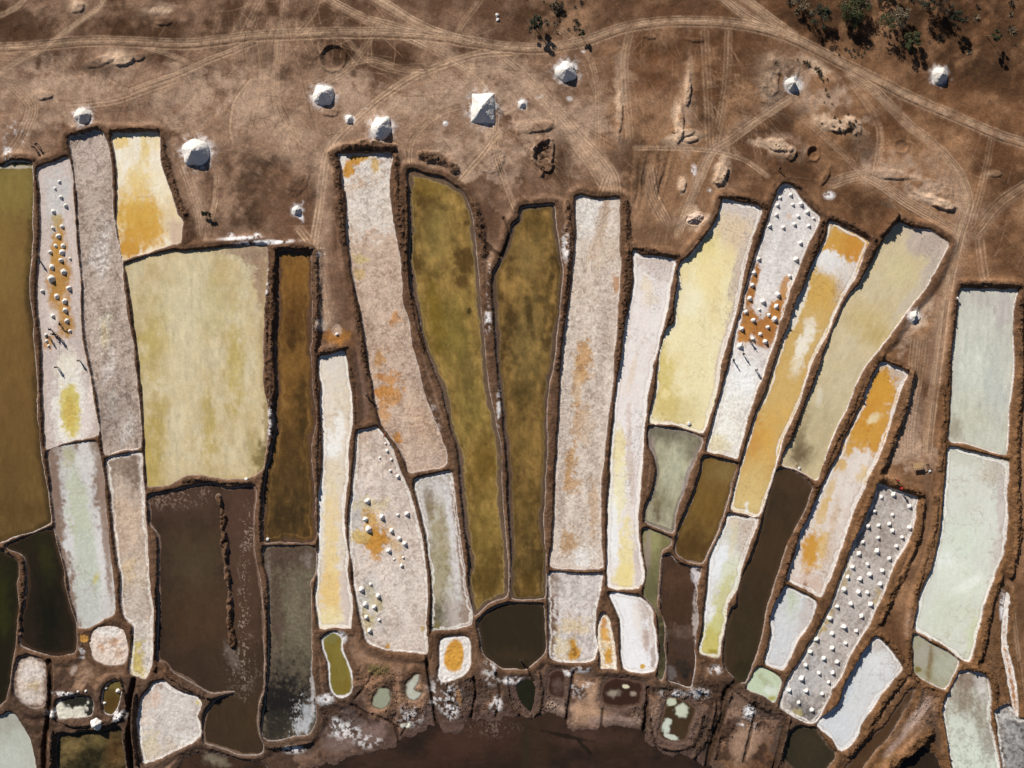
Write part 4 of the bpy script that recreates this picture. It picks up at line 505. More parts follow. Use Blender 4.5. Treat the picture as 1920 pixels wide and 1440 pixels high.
def stroke(pts, wd, col, op=.6, soft=.7, nz=.4, dz=0.0, sm=True, C=GC):
    P = smooth_poly(pts, False, 3) if sm else np.array(pts, float)
    w = win(P[:,0].min()-wd*2-2, P[:,1].min()-wd*2-2, P[:,0].max()+wd*2+2, P[:,1].max()+wd*2+2)
    d = line_dist(GX[w], GY[w], P); m = (1 - sstep(wd*(1-soft), wd, d)) * op * (1 - nz + nz * 1.6 * N2[w].clip(0,1))
    mixc(C, w, np.clip(m, 0, 1), col)
    if dz: Z[w] += dz * (1 - sstep(0, wd, d))
def offset(P, o):
    P = np.array(P, float); T = np.gradient(P, axis=0); T /= np.linalg.norm(T, axis=1)[:, None] + 1e-9
    return P + np.stack([-T[:,1], T[:,0]], 1) * o
TRK = (182, 150, 122); RUT = (86, 62, 46)
TRACKMASK = np.zeros(GX.shape, np.float32)
def track(pts, wd=6, n=4, light=TRK, op=.55, rut=.5, main=False):
    P = smooth_poly(pts, False, 4)
    stroke(P, wd * 1.9, light, op * 1.15, .95, .6, 0, False)
    for k in range(n * 2):
        o = (k / max(n * 2 - 1, 1) - .5) * wd * 2.3 + rng.uniform(-1.2, 1.2)
        wob = np.cumsum(rng.normal(0, .25, len(P))); Q = offset(P, o + wob[:, None] * 0 + 0) + np.stack([wob, -wob], 1) * .3
        if k % 2: stroke(Q, rng.uniform(1.3, 2.2), RUT, rut * rng.uniform(.5, 1.15), .8, .9, -.045, False)
        else: stroke(Q, rng.uniform(1.3, 2.4), (204, 172, 142), op * rng.uniform(.6, 1.3), .8, .8, .035, False)
    if main:
        w = win(P[:,0].min()-wd*2, P[:,1].min()-wd*2, P[:,0].max()+wd*2, P[:,1].max()+wd*2)
        TRACKMASK[w] = np.maximum(TRACKMASK[w], (line_dist(GX[w], GY[w], P) < wd * 1.25))
MAIN = [(-600,130),(-60,98),(0,92),(60,88),(150,79),(220,79),(350,84),(420,77),(480,70),(560,66),(650,62),(720,63),(800,68),(880,80),(960,90),(1030,92),(1100,78),(1170,53),(1240,43),(1310,41),(1380,46),(1440,58),(1500,80),(1560,110),(1640,150),(1700,180),(1780,215),(1860,250),(1920,270),(2000,300),(2500,480)]
BRANCH = [(1590,135),(1650,180),(1700,230),(1760,280),(1800,330),(1816,380),(1802,430),(1790,480),(1772,560),(1762,640),(1752,720),(1742,800),(1738,850)]
track([(205,-40),(190,10),(150,40),(110,70),(80,92),(40,112),(0,140),(-60,180)], 5, 4)
track([(535,-40),(532,30),(524,70),(518,120),(515,165),(525,220),(560,265),(600,292)], 6, 5, op=.4)
track([(600,-10),(640,14),(690,38),(740,52),(830,72)], 6, 4); track([(690,-10),(740,20),(780,45),(830,66),(880,80)], 7, 5)
track([(960,96),(900,100),(840,118),(780,142),(740,165),(700,195),(660,232),(630,262),(612,290),(604,340),(596,400),(588,460),(600,540),(612,610)], 7, 5)
track([(760,66),(800,85),(850,112),(900,145),(925,180)], 8, 5, op=.5)
track([(930,215),(927,265),(932,300),(944,335),(958,375),(972,408)], 5, 3, op=.4, rut=.7)
track([(935,250),(905,290),(880,318),(858,345)], 4, 3)
track([(1000,165),(1040,210),(1085,262),(1125,305),(1145,335),(1149,372)], 12, 6, op=.5); track([(1080,270),(1110,310),(1130,345)], 10, 4, op=.35)
track([(1340,-20),(1390,25),(1450,58)], 8, 5); track([(1370,-20),(1430,25),(1490,70)], 7, 4)
track([(1440,330),(1400,300),(1345,284),(1280,278),(1190,277)], 4, 3, op=.45); track([(1480,185),(1420,225),(1370,262),(1335,285),(1310,340),(1285,400),(1270,440)], 6, 4, op=.5)
track([(20,155),(60,200),(40,260),(10,300)], 10, 5, op=.35); track([(0,30),(40,10),(60,-20)], 4, 3); track([(480,80),(400,110),(330,140),(245,172)], 5, 4, op=.4)
track([(275,90),(310,100),(350,115)], 4, 3, op=.4); track([(470,150),(440,190),(432,240),(438,270)], 4, 3, op=.4)
track([(380,440),(375,400),(360,350),(345,310)], 8, 4, op=.35); track([(405,330),(402,380),(385,450)], 4, 3, op=.4)
track([(1250,420),(1225,370),(1215,320)], 10, 5, op=.35); track([(1560,345),(1620,330),(1700,380),(1760,415),(1800,440)], 9, 5, op=.4)
track([(560,430),(585,460)], 8, 3, op=.4); track([(1830,440),(1880,380),(1960,330)], 10, 5, op=.3); track([(1835,450),(1840,500),(1845,525)], 8, 3, op=.3)
track([(830,130),(760,130),(700,110),(650,120)], 5, 3, op=.3); track([(1140,330),(1120,380)], 7, 3, op=.3); track([(1700,850),(1705,780),(1715,720),(1725,640)], 14, 6, op=.3, rut=.3)
track([(1745,1190),(1728,1130),(1742,1060),(1757,1000),(1760,930)], 5, 3, op=.35); track([(1890,1100),(1900,1200),(1912,1300)], 8, 4, op=.3)
for k in range(5):
    stroke([(1195+k*17,280),(1188+k*15,330),(1180+k*12,395)], 7, (150,120,94), .22, .9, .5); stroke([(1203+k*17,280),(1196+k*15,330),(1186+k*12,395)], 6, (84,62,46), .25, .9, .5, -.05)
for pts, wd, op in [([(990,150),(1050,225),(1110,290),(1145,335)],30,.5),([(330,130),(300,200),(280,260)],30,.3),([(500,150),(505,230),(560,300)],34,.35),([(600,300),(608,400),(600,520),(618,600)],26,.55),([(1745,300),(1800,360),(1800,450),(1770,560),(1750,700)],30,.4),([(900,110),(960,130),(1010,170)],26,.4),([(690,200),(640,255),(600,300)],26,.4),([(0,150),(60,170),(150,190)],30,.4),([(1700,700),(1715,780),(1700,850)],26,.5),([(1400,225),(1330,285),(1290,380)],16,.4),([(760,60),(830,90),(900,150)],20,.4),([(360,340),(380,420)],22,.4)]:
    stroke(pts, wd, (184,154,130), op, .95, .6)
for t_ in ([(480,60),(490,150),(470,250)],[(640,60),(700,120),(820,150)],[(430,80),(460,20),(480,-20)],[(900,0),(870,40),(850,75)],[(1050,60),(1100,100),(1120,170),(1120,260)],[(1180,60),(1170,120),(1180,260)],[(1320,60),(1325,160),(1330,280)],[(1365,60),(1360,160),(1340,270)],[(1500,220),(1560,270),(1620,330)],[(1600,160),(1650,240),(1640,330)],[(1860,260),(1840,350),(1820,420)],[(700,60),(650,130),(590,160)],[(130,200),(220,190),(330,150)],[(870,60),(960,120),(1030,190)],[(560,60),(590,20),(600,-20)],[(500,-20),(470,40),(455,75)]):
    track(t_, rng.uniform(4, 8), 3, op=.18, rut=.24)
track([(862,200),(830,211),(800,231),(776,258),(767,285),(768,308),(774,322)], 4, 3, op=.45, rut=.9)
track(MAIN, 8, 6, op=.46, rut=.62, main=True); track(BRANCH, 8, 6, op=.42, rut=.5, main=True)
# single tyre scratches
def scratch(n, box, ang, sp, ln, op=.35, curve=.25):
    for _ in range(n):
        x = rng.uniform(box[0], box[2]); y = rng.uniform(box[1], box[3]); a = R(ang + rng.normal(0, sp)); l = ln * rng.uniform(.5, 1.5)
        c = rng.normal(0, curve); pts = []
        for k in range(7):
            pts.append((x, y)); x += math.cos(a) * l / 6; y += math.sin(a) * l / 6; a += c / 6
        if rng.random() < .65: stroke(pts, 1.4, (176, 144, 116), op * .8 * rng.uniform(.4, 1.2), .8, .9, .015, False)
        else: stroke(pts, 1.3, (80, 58, 42), op * rng.uniform(.4, 1.0), .8, .8, -.02, False)
scratch(60,(1300,60,1450,260),80,14,70); scratch(60,(1300,120,1450,240),20,22,70); scratch(40,(1100,40,1300,280),85,10,60,.25)
scratch(140,(480,80,900,300),20,40,90,.42); scratch(90,(400,0,760,60),60,35,70,.42); scratch(110,(0,100,480,300),-15,35,80,.36); scratch(90,(900,90,1200,340),55,22,90,.4)
scratch(70,(1450,170,1900,420),35,25,70,.28); scratch(30,(1800,330,1960,540),-50,18,80,.3); scratch(40,(380,0,560,180),90,18,80,.25); scratch(30,(1640,680,1770,900),100,12,60,.25)
scratch(40,(560,280,640,640),92,8,70,.3); scratch(40,(1000,40,1260,40),110,20,60,.25); scratch(30,(1160,290,1320,420),100,16,70,.3); scratch(40,(0,0,480,80),-30,40,60,.2)
for k in range(10): # turning circles
    r = 16 + k * 3.2; pts = [(1690 + r*math.cos(t_), 285 + r*.8*math.sin(t_)) for t_ in np.linspace(.2 + rng.uniform(-.3,.3), 2.6, 12)]
    stroke(pts, 1.2, (190,152,118), .3, .8, .6, .01, False)

# earth banks, clods, salt rims, salt spill
bk = np.clip(sstep(0, .25, Dm) * (1 - sstep(1.0, 1.8, Dm)) * (1 - .9 * WS) + BANKMASK, 0, 1)
mv = WS * (1 - sstep(.1, 1.2 + 2.6 * N4, Dm)) * (Dm > 0) * .85
GC = GC * (1 - mv[..., None]) + lin((98, 78, 70)) * mv[..., None]
lowb = (sstep(1255, 1285, GY) * (1 - sstep(1480, 1560, GX)))[..., None]
east = sstep(1350, 1750, GX) * sstep(500, 900, GY)
bcol = (lin((94, 69, 51)) * (1 - east[..., None]) + lin((114, 82, 54)) * east[..., None])
bcol = bcol * (1 - .6 * lowb) + lin((76, 62, 53)) * .6 * lowb
vb = (.55 + .5 * N1 + .45 * N2)[..., None]
GC = GC * (1 - .85 * bk[..., None]) + bcol * vb * .85 * bk[..., None]
wet = np.clip(TRENCH, 0, 1)[..., None]; GC = GC * (1 - .75 * wet) + lin((58, 42, 30)) * .75 * wet
und = (Dm <= 0.04)[..., None]; GC = np.where(und, lin((84, 62, 46)), GC)
rimw = np.clip((1 - sstep(.02, .14 + .14 * N4, Dm)) * (Dm > -.4) * RIM * (1 - WS) * sstep(.12, .5, N2 * .5 + N4 * .6), 0, 1) * .92
rimw *= 1 - sstep(.5, .9, np.zeros_like(rimw))
GC = GC * (1 - rimw[..., None]) + lin((232, 224, 218)) * rimw[..., None]
def spill(x, y, rx, ry, a, op=.8, den=.5, col=(236, 232, 230)):
    R_ = max(rx, ry) * 1.9; w = win(x - R_, y - R_, x + R_, y + R_)
    ca, sa = math.cos(R(a)), math.sin(R(a)); u = (GX[w]-x)*ca + (GY[w]-y)*sa; v = -(GX[w]-x)*sa + (GY[w]-y)*ca
    q = np.sqrt((u/rx)**2 + (v/ry)**2)
    m = (1 - sstep(.3, 1.1, q)) * sstep(1 - den, 1 - den + .18, N1[w] * .6 + N05[w] * .3 + N2[w] * .25) * op; mixc(GC, w, m, col)
HEAPS = [(155,218,17,'g'),(368,286,27,'w'),(606,179,20,'w'),(655,224,9,'w'),(715,241,21,'w'),(979,195,8.5,'w'),(1061,135,21,'w'),(1485,158,14,'d'),(1762,141,16,'g'),(556,394,10,'w'),(1713,593,12,'d')]
for x, y, r, k in HEAPS: spill(x, y, r*1.34, r*1.34, 0, .92, .66); spill(x, y, r*1.7, r*1.7, 0, .6, .40)
spill(905,202,40,44,0,.8,.55); spill(835,232,7,6,0,1,.8); spill(563,405,6,16,-20,.9,.75); spill(565,380,6,6,0,.8,.6); spill(1300,412,22,14,0,.5,.5); spill(1490,160,20,15,0,.9,.8); spill(1720,600,16,22,20,.8,.6,(206,184,164))
spill(500,455,70,6,-3,.9,.6); spill(450,447,50,5,-3,.9,.6); spill(432,440,10,5,0,.8,.6); spill(483,440,8,5,0,.9,.6); spill(1010,180,10,5,0,.7,.5); spill(1068,185,8,6,0,.5,.5); spill(800,195,14,4,20,.6,.5); spill(685,202,10,3,-20,.6,.5); spill(1093,98,8,4,0,.5,.5)
for pts, wd in [([(764,290),(765,305),(770,320)],2.2),([(775,285),(775,305),(778,320)],1.6),([(872,322),(858,345),(852,352)],4),([(1143,320),(1148,345),(1150,372)],2.5),([(1153,335),(1157,372)],2),([(958,375),(968,395),(976,411)],3),([(600,300),(604,318),(600,330)],3),([(645,615),(655,640),(670,660),(690,685),(697,705)],3.0),([(655,630),(672,650),(690,672)],1.6),([(612,635),(606,650)],1.5),([(585,450),(600,465)],5),([(190,205),(198,225),(190,250)],3),([(1305,260),(1310,330)],2)]:
    stroke(pts, wd, (222,212,206), .75, .6, .7)
for x, y, rx, ry, op, den in [(648,1370,40,22,.7,.42),(690,1390,34,16,.6,.40),(630,1360,14,20,.8,.5),(830,1300,40,40,.6,.42),(845,1330,20,24,.7,.45),(770,1340,30,30,.5,.4),(1405,1335,14,16,.95,.7),(1400,1360,20,20,.7,.45),(1090,1290,30,24,.5,.4),(1060,1262,20,8,.8,.5),(1090,1255,24,8,.8,.55),(1340,1255,16,12,.8,.5),(1260,1300,30,10,.8,.5),(1310,1300,26,14,.7,.5),(1740,1195,10,8,.5,.4),(550,1405,30,10,.8,.5),(385,1422,40,10,.7,.4),(960,1275,30,10,.8,.5),(920,1260,20,30,.6,.45),(930,1320,16,20,.7,.45),(100,1335,16,10,.8,.5),(225,1340,16,14,.9,.6),(120,1300,30,6,.7,.5),(1880,1140,8,40,.9,.6),(1890,1330,20,16,.8,.6),(610,1310,20,14,.9,.6),(640,1195,14,14,.9,.7),(880,700,4,60,.5,.4),(915,600,8,30,.8,.5),(916,520,6,60,.6,.4),(935,760,5,50,.7,.5),(780,760,20,60,.5,.4),(1060,460,10,40,.7,.5),(1035,640,4,60,.5,.4),(600,470,20,16,.5,.4),(500,520,6,60,.7,.45),(507,790,8,60,.6,.45),(30,250,30,30,.4,.35),(15,285,10,20,.7,.5),(800,800,30,60,.5,.4),(1555,366,14,10,.9,.65),(1300,320,8,14,.7,.5),(60,1210,14,6,.6,.5),(155,1225,8,20,.7,.5),(1330,360,6,10,.6,.5)]:
    spill(x, y, rx, ry, 0, op, den)
for o_, c_, dz_ in ((-3.4,(112,82,58),.16),(3.4,(112,82,58),.16),(0,(198,188,180),-.10)):
    stroke(offset(smooth_poly([(1774,838),(1771,900),(1765,980),(1757,1040),(1744,1078),(1730,1112),(1716,1160),(1711,1178)],False,4), o_), 2.6, c_, .92, .5, .2, dz_, False)
for x, y, rx, ry, a, c in [(712,1312,26,30,0,(158,122,96)),(775,1300,26,26,0,(160,124,98)),(690,1275,30,14,0,(140,106,82)),(745,1290,10,40,0,(150,116,92)),(118,1268,10,16,20,(66,52,44)),(162,1266,9,13,25,(150,124,104)),(138,1258,6,12,20,(190,170,156))]: gblob(x, y, rx, ry, a, c, .8, .6, .9)
stroke([(1126,1262),(1127,1275),(1134,1287)],2.2,(226,210,200),.95,.5,.3); stroke([(662,1338),(672,1362),(700,1390),(730,1425)],3,(206,200,170),.95,.5,.3); stroke([(742,1400),(752,1422)],1.6,(206,200,170),.8); stroke([(705,1425),(712,1415)],1.8,(210,204,180),.8); stroke([(1390,1375),(1382,1400),(1370,1430)],3,(190,160,110),.8,.6,.4)
stroke([(735,1310),(745,1330),(750,1345)],2,(200,196,170),.7); stroke([(720,1255),(718,1275),(722,1290)],3,(150,140,96),.9); gblob(704,1252,16,12,10,(118,104,66),.95,.4); gblob(765,1360,8,5,-30,(208,206,190),.95,.3); gblob(757,1361,6,4,0,(208,206,190),.9,.3); gblob(158,1196,6,6,0,(206,152,80),1,.4); gblob(155,1268,16,26,30,(150,120,98),.8,.6); gblob(635,630,26,16,0,(164,112,56),.8,.8)
gblob(860,1305,6,18,-8,(150,112,76),.8,.4); gblob(1135,1370,12,6,0,(70,46,34),.9,.4); gblob(1000,620,1,1,0,DARK,.1)
gblob(604,610,10,10,0,(196,178,164),.7,.6); gblob(632,618,9,9,0,(186,164,146),.7,.6)

# clods and rough soil
cl = (N1 - .5) * .34 + (N05 - .5) * .20 + (N2 - .5) * .20
Z += cl * rubble * sstep(.02, .25, Dm) * .95
fine = np.random.default_rng(3).random(GX.shape).astype(np.float32)
GC *= (.78 + .44 * fine)[..., None] * (1 - .10 * rubble[..., None]) * (.88 + .24 * N1)[..., None] * (.92 + .16 * streak)[..., None]
# ------------------------------------------------------------------ meshes out of the plan
XW = (GX - 960) * PXM; YW = (720 - GY) * PXM
def grid_mesh(name, w, zz, col, fmask):
    """quads of the window w where fmask (per face) holds"""
    sx, sy = XW[w], YW[w]; h, wd = sx.shape
    fj, fi = np.nonzero(fmask)
    if len(fj) == 0: return None
    a = fj * wd + fi; quads = np.stack([a, a + wd, a + wd + 1, a + 1], 1)      # counter-clockwise seen from above (rows run downwards)
    used = np.zeros(h * wd, bool); used[quads.ravel()] = True
    remap = np.cumsum(used) - 1
    co = np.stack([sx.ravel()[used], sy.ravel()[used], zz.ravel()[used]], 1).astype(np.float32)
    q = remap[quads].astype(np.int32)
    me = bpy.data.meshes.new(name)
    me.vertices.add(len(co)); me.vertices.foreach_set('co', co.ravel())
    me.loops.add(q.size); me.loops.foreach_set('vertex_index', q.ravel())
    me.polygons.add(len(q)); me.polygons.foreach_set('loop_start', np.arange(0, q.size, 4, dtype=np.int32))
    me.polygons.foreach_set('loop_total', np.full(len(q), 4, np.int32))
    me.polygons.foreach_set('use_smooth', np.ones(len(q), bool))
    ca = me.color_attributes.new('Col', 'FLOAT_COLOR', 'POINT')
    c4 = np.ones((len(co), 4), np.float32); c4[:, :3] = np.clip(col.reshape(-1, 3)[used], 0, .9); ca.data.foreach_set('color', c4.ravel())
    me.update(calc_edges=True)
    return me
def fall(M): return M[:-1, :-1] & M[1:, :-1] & M[:-1, 1:] & M[1:, 1:]
def fany(M): return M[:-1, :-1] | M[1:, :-1] | M[:-1, 1:] | M[1:, 1:]

full = (slice(0, NY), slice(0, NX))
keep = ~fall(Dm < -.55)
trk = fall((TRACKMASK > .5) & (Dm > 1.6))
bankf = (Dm[:-1, :-1] < 1.25) & keep & ~trk
link('ground', grid_mesh('ground', full, Z, GC, keep & ~trk & ~bankf), M_SOIL)['kind'] = 'structure'
link('dirt_track', grid_mesh('dirt_track', full, Z, GC, keep & trk), M_SOIL)['kind'] = 'structure'

for i, p in enumerate(PANS):
    w, sd = p['w'], p['sd']; X, Y = GX[w], GY[w]
    base, alt = lin(p['base']), lin(p['alt'])
    P = np.array(p['pts'], float); c0 = P.mean(0); q = P - c0
    ev, evec = np.linalg.eigh(q.T @ q); ax = evec[:, 1]
    u = (X - c0[0]) * ax[0] + (Y - c0[1]) * ax[1]; v = -(X - c0[0]) * ax[1] + (Y - c0[1]) * ax[0]
    sc = p['scale']; s = i * 1.37 + 2
    n1 = fbm(u / p['aniso'], v, sc, 4, s); n2 = fbm(X, Y, sc * .55, 4, s + 11); n3 = fbm(X, Y, 6, 3, s + 5)
    t = np.clip((n1 * .6 + n2 * .5 - .55) * 1.7 + .5, 0, 1) * p['amt'] + (1 - p['amt']) * .5
    stb = fbm(u / 2.6, v, 7, 3, s + 47)
    C = base * (1 - t[..., None]) + alt * t[..., None]
    if p['edge']:
        ec, ew, eo = p['edge']; m = (1 - sstep(ew * .25, ew * 1.3, -sd + (n2 - .5) * ew * .8)) * eo
        C = C * (1 - m[..., None]) + lin(ec) * m[..., None]
    LIPZ = np.zeros(X.shape, np.float32)
    for bl in p['blobs']:
        x, y, rx, ry, a, col, op = bl[:7]; soft = bl[7] if len(bl) > 7 else .6
        ca, sa = math.cos(R(a)), math.sin(R(a)); bu = (X - x) * ca + (Y - y) * sa; bv = -(X - x) * sa + (Y - y) * ca
        k = min(1.0, 8 / max(min(rx, ry), 4) + .45)
        nb = fbm(X, Y, max(5.0, min(rx, ry) * .9), 4, s + x * .013 + y * .017)
        d = np.sqrt((bu / rx) ** 2 + (bv / ry) ** 2) / (1.2 + .55 * soft) + (nb - .5) * .85 * k * p['rag'] + ((n3 - .5) * (.45 if p['kind'] == 'w' else .75) + (stb - .5) * (.4 if p['kind'] == 'w' else .55)) * p['rag']
        m = (1 - sstep(max(0, 1 - soft), 1.06, d)) * op
        if len(bl) > 8: m = m * sstep(.60, .72, vnoise(X / 1.9, Y / 2.6, s) * .55 + N05[w] * .25 + n2 * .25)
        C = C * (1 - m[..., None]) + lin(col) * m[..., None]
    for d0, d1, col, op in p['shore']:      # drying bands that follow the shore
        e_ = -sd + (n2 - .5) * 5 + (fbm(X, Y, 70, 2, s + 83) - .5) * (d1 - d0 + d0 * .5)
        m = sstep(d0 - 1.2, d0 + .6, e_) * (1 - sstep(d1 - .6, d1 + 1.2, e_)) * op; C = C * (1 - m[..., None]) + lin(col) * m[..., None]
    gl = C.mean(-1, keepdims=True); C = gl + (C - gl) * .88
    if p['kind'] == 's': C = C * (np.array([1.06, 1.05, 1.02], np.float32) if p['wet'] else np.array([1.05, 1.035, .985], np.float32))
    for lx, ly, lrx, lry, la in p['lips']:   # crust drying back in steps
        ca, sa = math.cos(R(la)), math.sin(R(la)); bu = (X - lx) * ca + (Y - ly) * sa; bv = -(X - lx) * sa + (Y - ly) * ca
        d = np.sqrt((bu / lrx) ** 2 + (bv / lry) ** 2); f = (d * 4.5 + (n2 - .5) * 1.6 + (fbm(X, Y, 26, 3, s + 61) - .5) * 2.0) % 1.0
        g_ = 1 - sstep(.75, 1.1, d + (n2 - .5) * .4)
        C = C * (1 - (.34 * sstep(.80, .95, f) * (1 - sstep(.96, 1.0, f)) * g_)[..., None]) * (1 - (.07 * f * g_)[..., None]); LIPZ = LIPZ + .035 * f * g_
    rel = (p['rel'] * (.45 if p['wet'] else 1.0)) if p['kind'] != 'w' else 0
    zz = np.full(X.shape, p['L'], np.float32) + LIPZ
    lum = C.mean(-1)
    st = fbm(u / 3.5, v, 4.5, 3, s + 41); st2 = fbm(X, Y, 3.4, 2, s + 43)
    if p['kind'] == 'w':      # algae film: drawn out along the pond, grainy
        C = C * (1 + (.10 + .75 * p['speck']) * ((st - .5) * .8 + (stb - .5) * .7 + (n2 - .5) * .6) + .3 * p['speck'] * (st2 - .5))[..., None]
    else:
        C = C * (1 + (.4 if p['wet'] else 1.0) * (.20 * (st - .5) + .10 * (n2 - .5) + .12 * (st2 - .5)))[..., None]
        rg = np.abs(fbm(X, Y, 30, 4, s + 71) - .5); ck = (1 - sstep(.008, .035, rg)) * sstep(.40, .60, fbm(X, Y, 60, 2, s + 73))
        C = C * (1 - .22 * ck[..., None] * np.array([.8, 1.0, 1.15], np.float32))
    if p['speck'] > 0:      # dark grains, mud showing through
        if p['kind'] == 'w':
            sp = sstep(.46, .70, st * .40 + st2 * .35 + (n2 - .25) * .55) * p['speck']; C = C * (1 - .60 * sp[..., None])
        else:
            sp = sstep(.50, .66, N05[w] * .35 + st2 * .35 + st * .3 + (n2 - .5) * .28 + (n1 - .55) * .35) * p['speck']
            C = C * (1 - .58 * sp[..., None] * np.array([.92, 1.0, 1.06], np.float32)); zz -= rel * 1.0 * sp
    if p['scuff'] > 0:      # shovel and foot scuffs
        an = fbm(X, Y, 55, 2, s + 91) * 7.0; ca, sa = np.cos(an), np.sin(an)
        sf = fbm((u * ca + v * sa) * .22, v * ca - u * sa, 2.9, 2, s + 31); m = sstep(.60, .74, sf) * (.35 + .65 * sstep(.40, .62, n2)) * p['scuff']
        C = C * (1 - .50 * m[..., None] * np.array([.9, 1.0, 1.05], np.float32)); zz -= .035 * m
    if rel:
        zz += (n3 - .5) * rel * 1.2 + (N05[w] - .5) * rel * 1.3 + (n2 - .5) * rel * 1.8
        # evaporation lips: thin stepped lines parallel to the shore
        lip = np.abs(((-sd + (n2 - .5) * 26) / 9.0) % 1.0 - .5); C = C * (1 - .10 * (sstep(.42, .5, lip) * sstep(20, 2, -sd))[..., None])
    g = fine[w] if p['kind'] != 'w' else (.5 + (fine[w] - .5) * .6)
    C = C * (1 + p['grain'] * (.45 if p['wet'] else 1) * (g - .5) * 2)[..., None]
    near = sd <= D[w] + .6
    msk = fall((sd < 5.0) & near)
    root = empty('%s' % p['name'], (wx(c0[0]), wy(c0[1]), p['L']))
    tag(root, p['label'], p['cat'])
    if p['cat'] == 'salt pan': root['group'] = 'salt pans'
    mat = {'w': M_BRINE, 's': M_SALTW if p['wet'] else M_SALT, 'm': M_WET}[p['kind']]; nm = {'w': 'brine', 's': 'salt_crust', 'm': 'wet_mud'}[p['kind']]
    o = link(nm, grid_mesh(nm, w, zz, C, msk), mat, root); o.location = -root.location
    ib = IDX[w][:-1, :-1] == i
    me = grid_mesh('earth_bank', w, Z[w], GC[w], bankf[w[0].start:w[0].stop - 1, w[1].start:w[1].stop - 1] & ib)
    if me: o = link('earth_bank', me, M_BANK, root); o.location = -root.location
def ground_z(px, py):
    i = int(np.clip(np.searchsorted(AX, px), 1, NX - 1)); j = int(np.clip(np.searchsorted(AY, py), 1, NY - 1))
    return float(Z[j, i])
def surf_z(px, py):
    i = int(np.clip(np.searchsorted(AX, px), 1, NX - 1)); j = int(np.clip(np.searchsorted(AY, py), 1, NY - 1))
    if D[j, i] < 0 and IDX[j, i] >= 0: return max(PANS[IDX[j, i]]['L'], float(Z[j, i]))
    return float(Z[j, i])
# ------------------------------------------------------------------ salt heaps
ORD = ['first','second','third','fourth','fifth','sixth','seventh','eighth','ninth','tenth','eleventh','twelfth','thirteenth','fourteenth','fifteenth','sixteenth','seventeenth','eighteenth','nineteenth','twentieth','twenty-first','twenty-second','twenty-third','twenty-fourth','twenty-fifth','twenty-sixth','twenty-seventh','twenty-eighth','twenty-ninth','thirtieth','thirty-first','thirty-second','thirty-third','thirty-fourth','thirty-fifth','thirty-sixth','thirty-seventh','thirty-eighth','thirty-ninth','fortieth','forty-first','forty-second','forty-third','forty-fourth','forty-fifth','forty-sixth','forty-seventh','forty-eighth','forty-ninth','fiftieth','fifty-first','fifty-second','fifty-third','fifty-fourth','fifty-fifth']
def heap_mesh(name, seed, segs=28, rings=9, h=.82, sq=0.0, rough=.07, cut=None, aspect=1.0, sharp=.92, ax=0.0, ay=0.0, toe=.06):
    """unit heap (radius 1): steep settled salt, small toe of spilt grains"""
    r_ = np.random.default_rng(seed); ph = r_.uniform(0, 6.28, 6); am = r_.uniform(.02, .06, 6)
    V = [(ax, ay, h * .955)]; F = []
    for k in range(1, rings + 1):
        t = k / rings
        for s in range(segs):
            a = 2 * math.pi * s / segs
            rad = 1 + sum(am[m] * math.sin((m + 2) * a + ph[m]) for m in range(5))
            if sq > 0:
                c, s_ = abs(math.cos(a)), abs(math.sin(a)); rad = rad * (1 - sq) + sq / max(c, s_)
            e = t ** (1.0)
            x = math.cos(a) * rad * e + ax * (1 - t); y = math.sin(a) * rad * e * aspect + ay * (1 - t)
            te = math.sqrt(t * t + .012) - .06; z = h * (max(1 - te, 0) ** sharp if t < .93 else 0)
            if t >= .93: z = h * .03 * (1 - t) / .07
            n = float(fbm(np.array([x * 7 + seed * 9.]), np.array([y * 7.]), 1.0, 3, seed)[0]) - .5
            z = max(z + n * rough * (1.2 if .08 < t < .9 else .4), -.02 if t == 1 else 0); 
            if t == 1: z = -.12
            V.append((x, y, z))
    if cut is not None:      # a quarried side: everything past the cut line drops to a low apron
        V = [(x, y, (z if x < cut + .08 * math.sin(y * 7) else z * .12)) for x, y, z in V]
    for s in range(segs): F.append((0, 1 + s, 1 + (s + 1) % segs))
    for k in range(rings - 1):
        for s in range(segs):
            a = 1 + k * segs + s; b = 1 + k * segs + (s + 1) % segs
            F.append((a, a + segs, b + segs, b))
    me = bpy.data.meshes.new(name); me.from_pydata(V, [], F); me.update()
    for p_ in me.polygons: p_.use_smooth = True
    return me
SMALL = [heap_mesh('salt_heap', 10 + k, 22, 14, 1.45 + .12 * (k % 3), 0, .06, sharp=.97) for k in range(5)]
def put_heap(x, y, r, me, mat, label, group=None, rz=None, sx=1.0, sz=1.0, dz=-.02, name='salt_heap', cat='salt heap'):
    o = bpy.data.objects.new(name, me); COL.objects.link(o)
    if not me.materials: me.materials.append(mat)
    o.location = (wx(x), wy(y), surf_z(x, y) + dz); o.scale = (r * PXM * sx, r * PXM, r * PXM * sz)
    o.rotation_euler = (0, 0, random.uniform(0, 6.28) if rz is None else rz)
    tag(o, label, cat, group); return o
def big(seed, **k):
    return heap_mesh('salt_heap', seed, 56, 22, **k)
BG = 'large salt heaps on the bare flat'
put_heap(155,218,16,big(1,h=1.18,sharp=.9,ax=.1,ay=-.05),M_HEAPD,'grey-white salt heap just above the pinkish grey pan at upper left',BG,.2)
put_heap(368,286,27,big(2,h=1.18,sharp=.88,sq=.15),M_HEAP,'big dome-shaped white salt heap right of the yellow-stained pan',BG,.1)
put_heap(606,179,20,big(3,h=1.18,sq=.3,sharp=.92,rough=.1),M_HEAP,'ragged white salt heap just below the shallow ring-shaped pit',BG,-.15)
put_heap(655,224,8.5,big(4,h=1.18),M_HEAP,'small white salt cone between two larger heaps, upper left of centre',BG,.4)
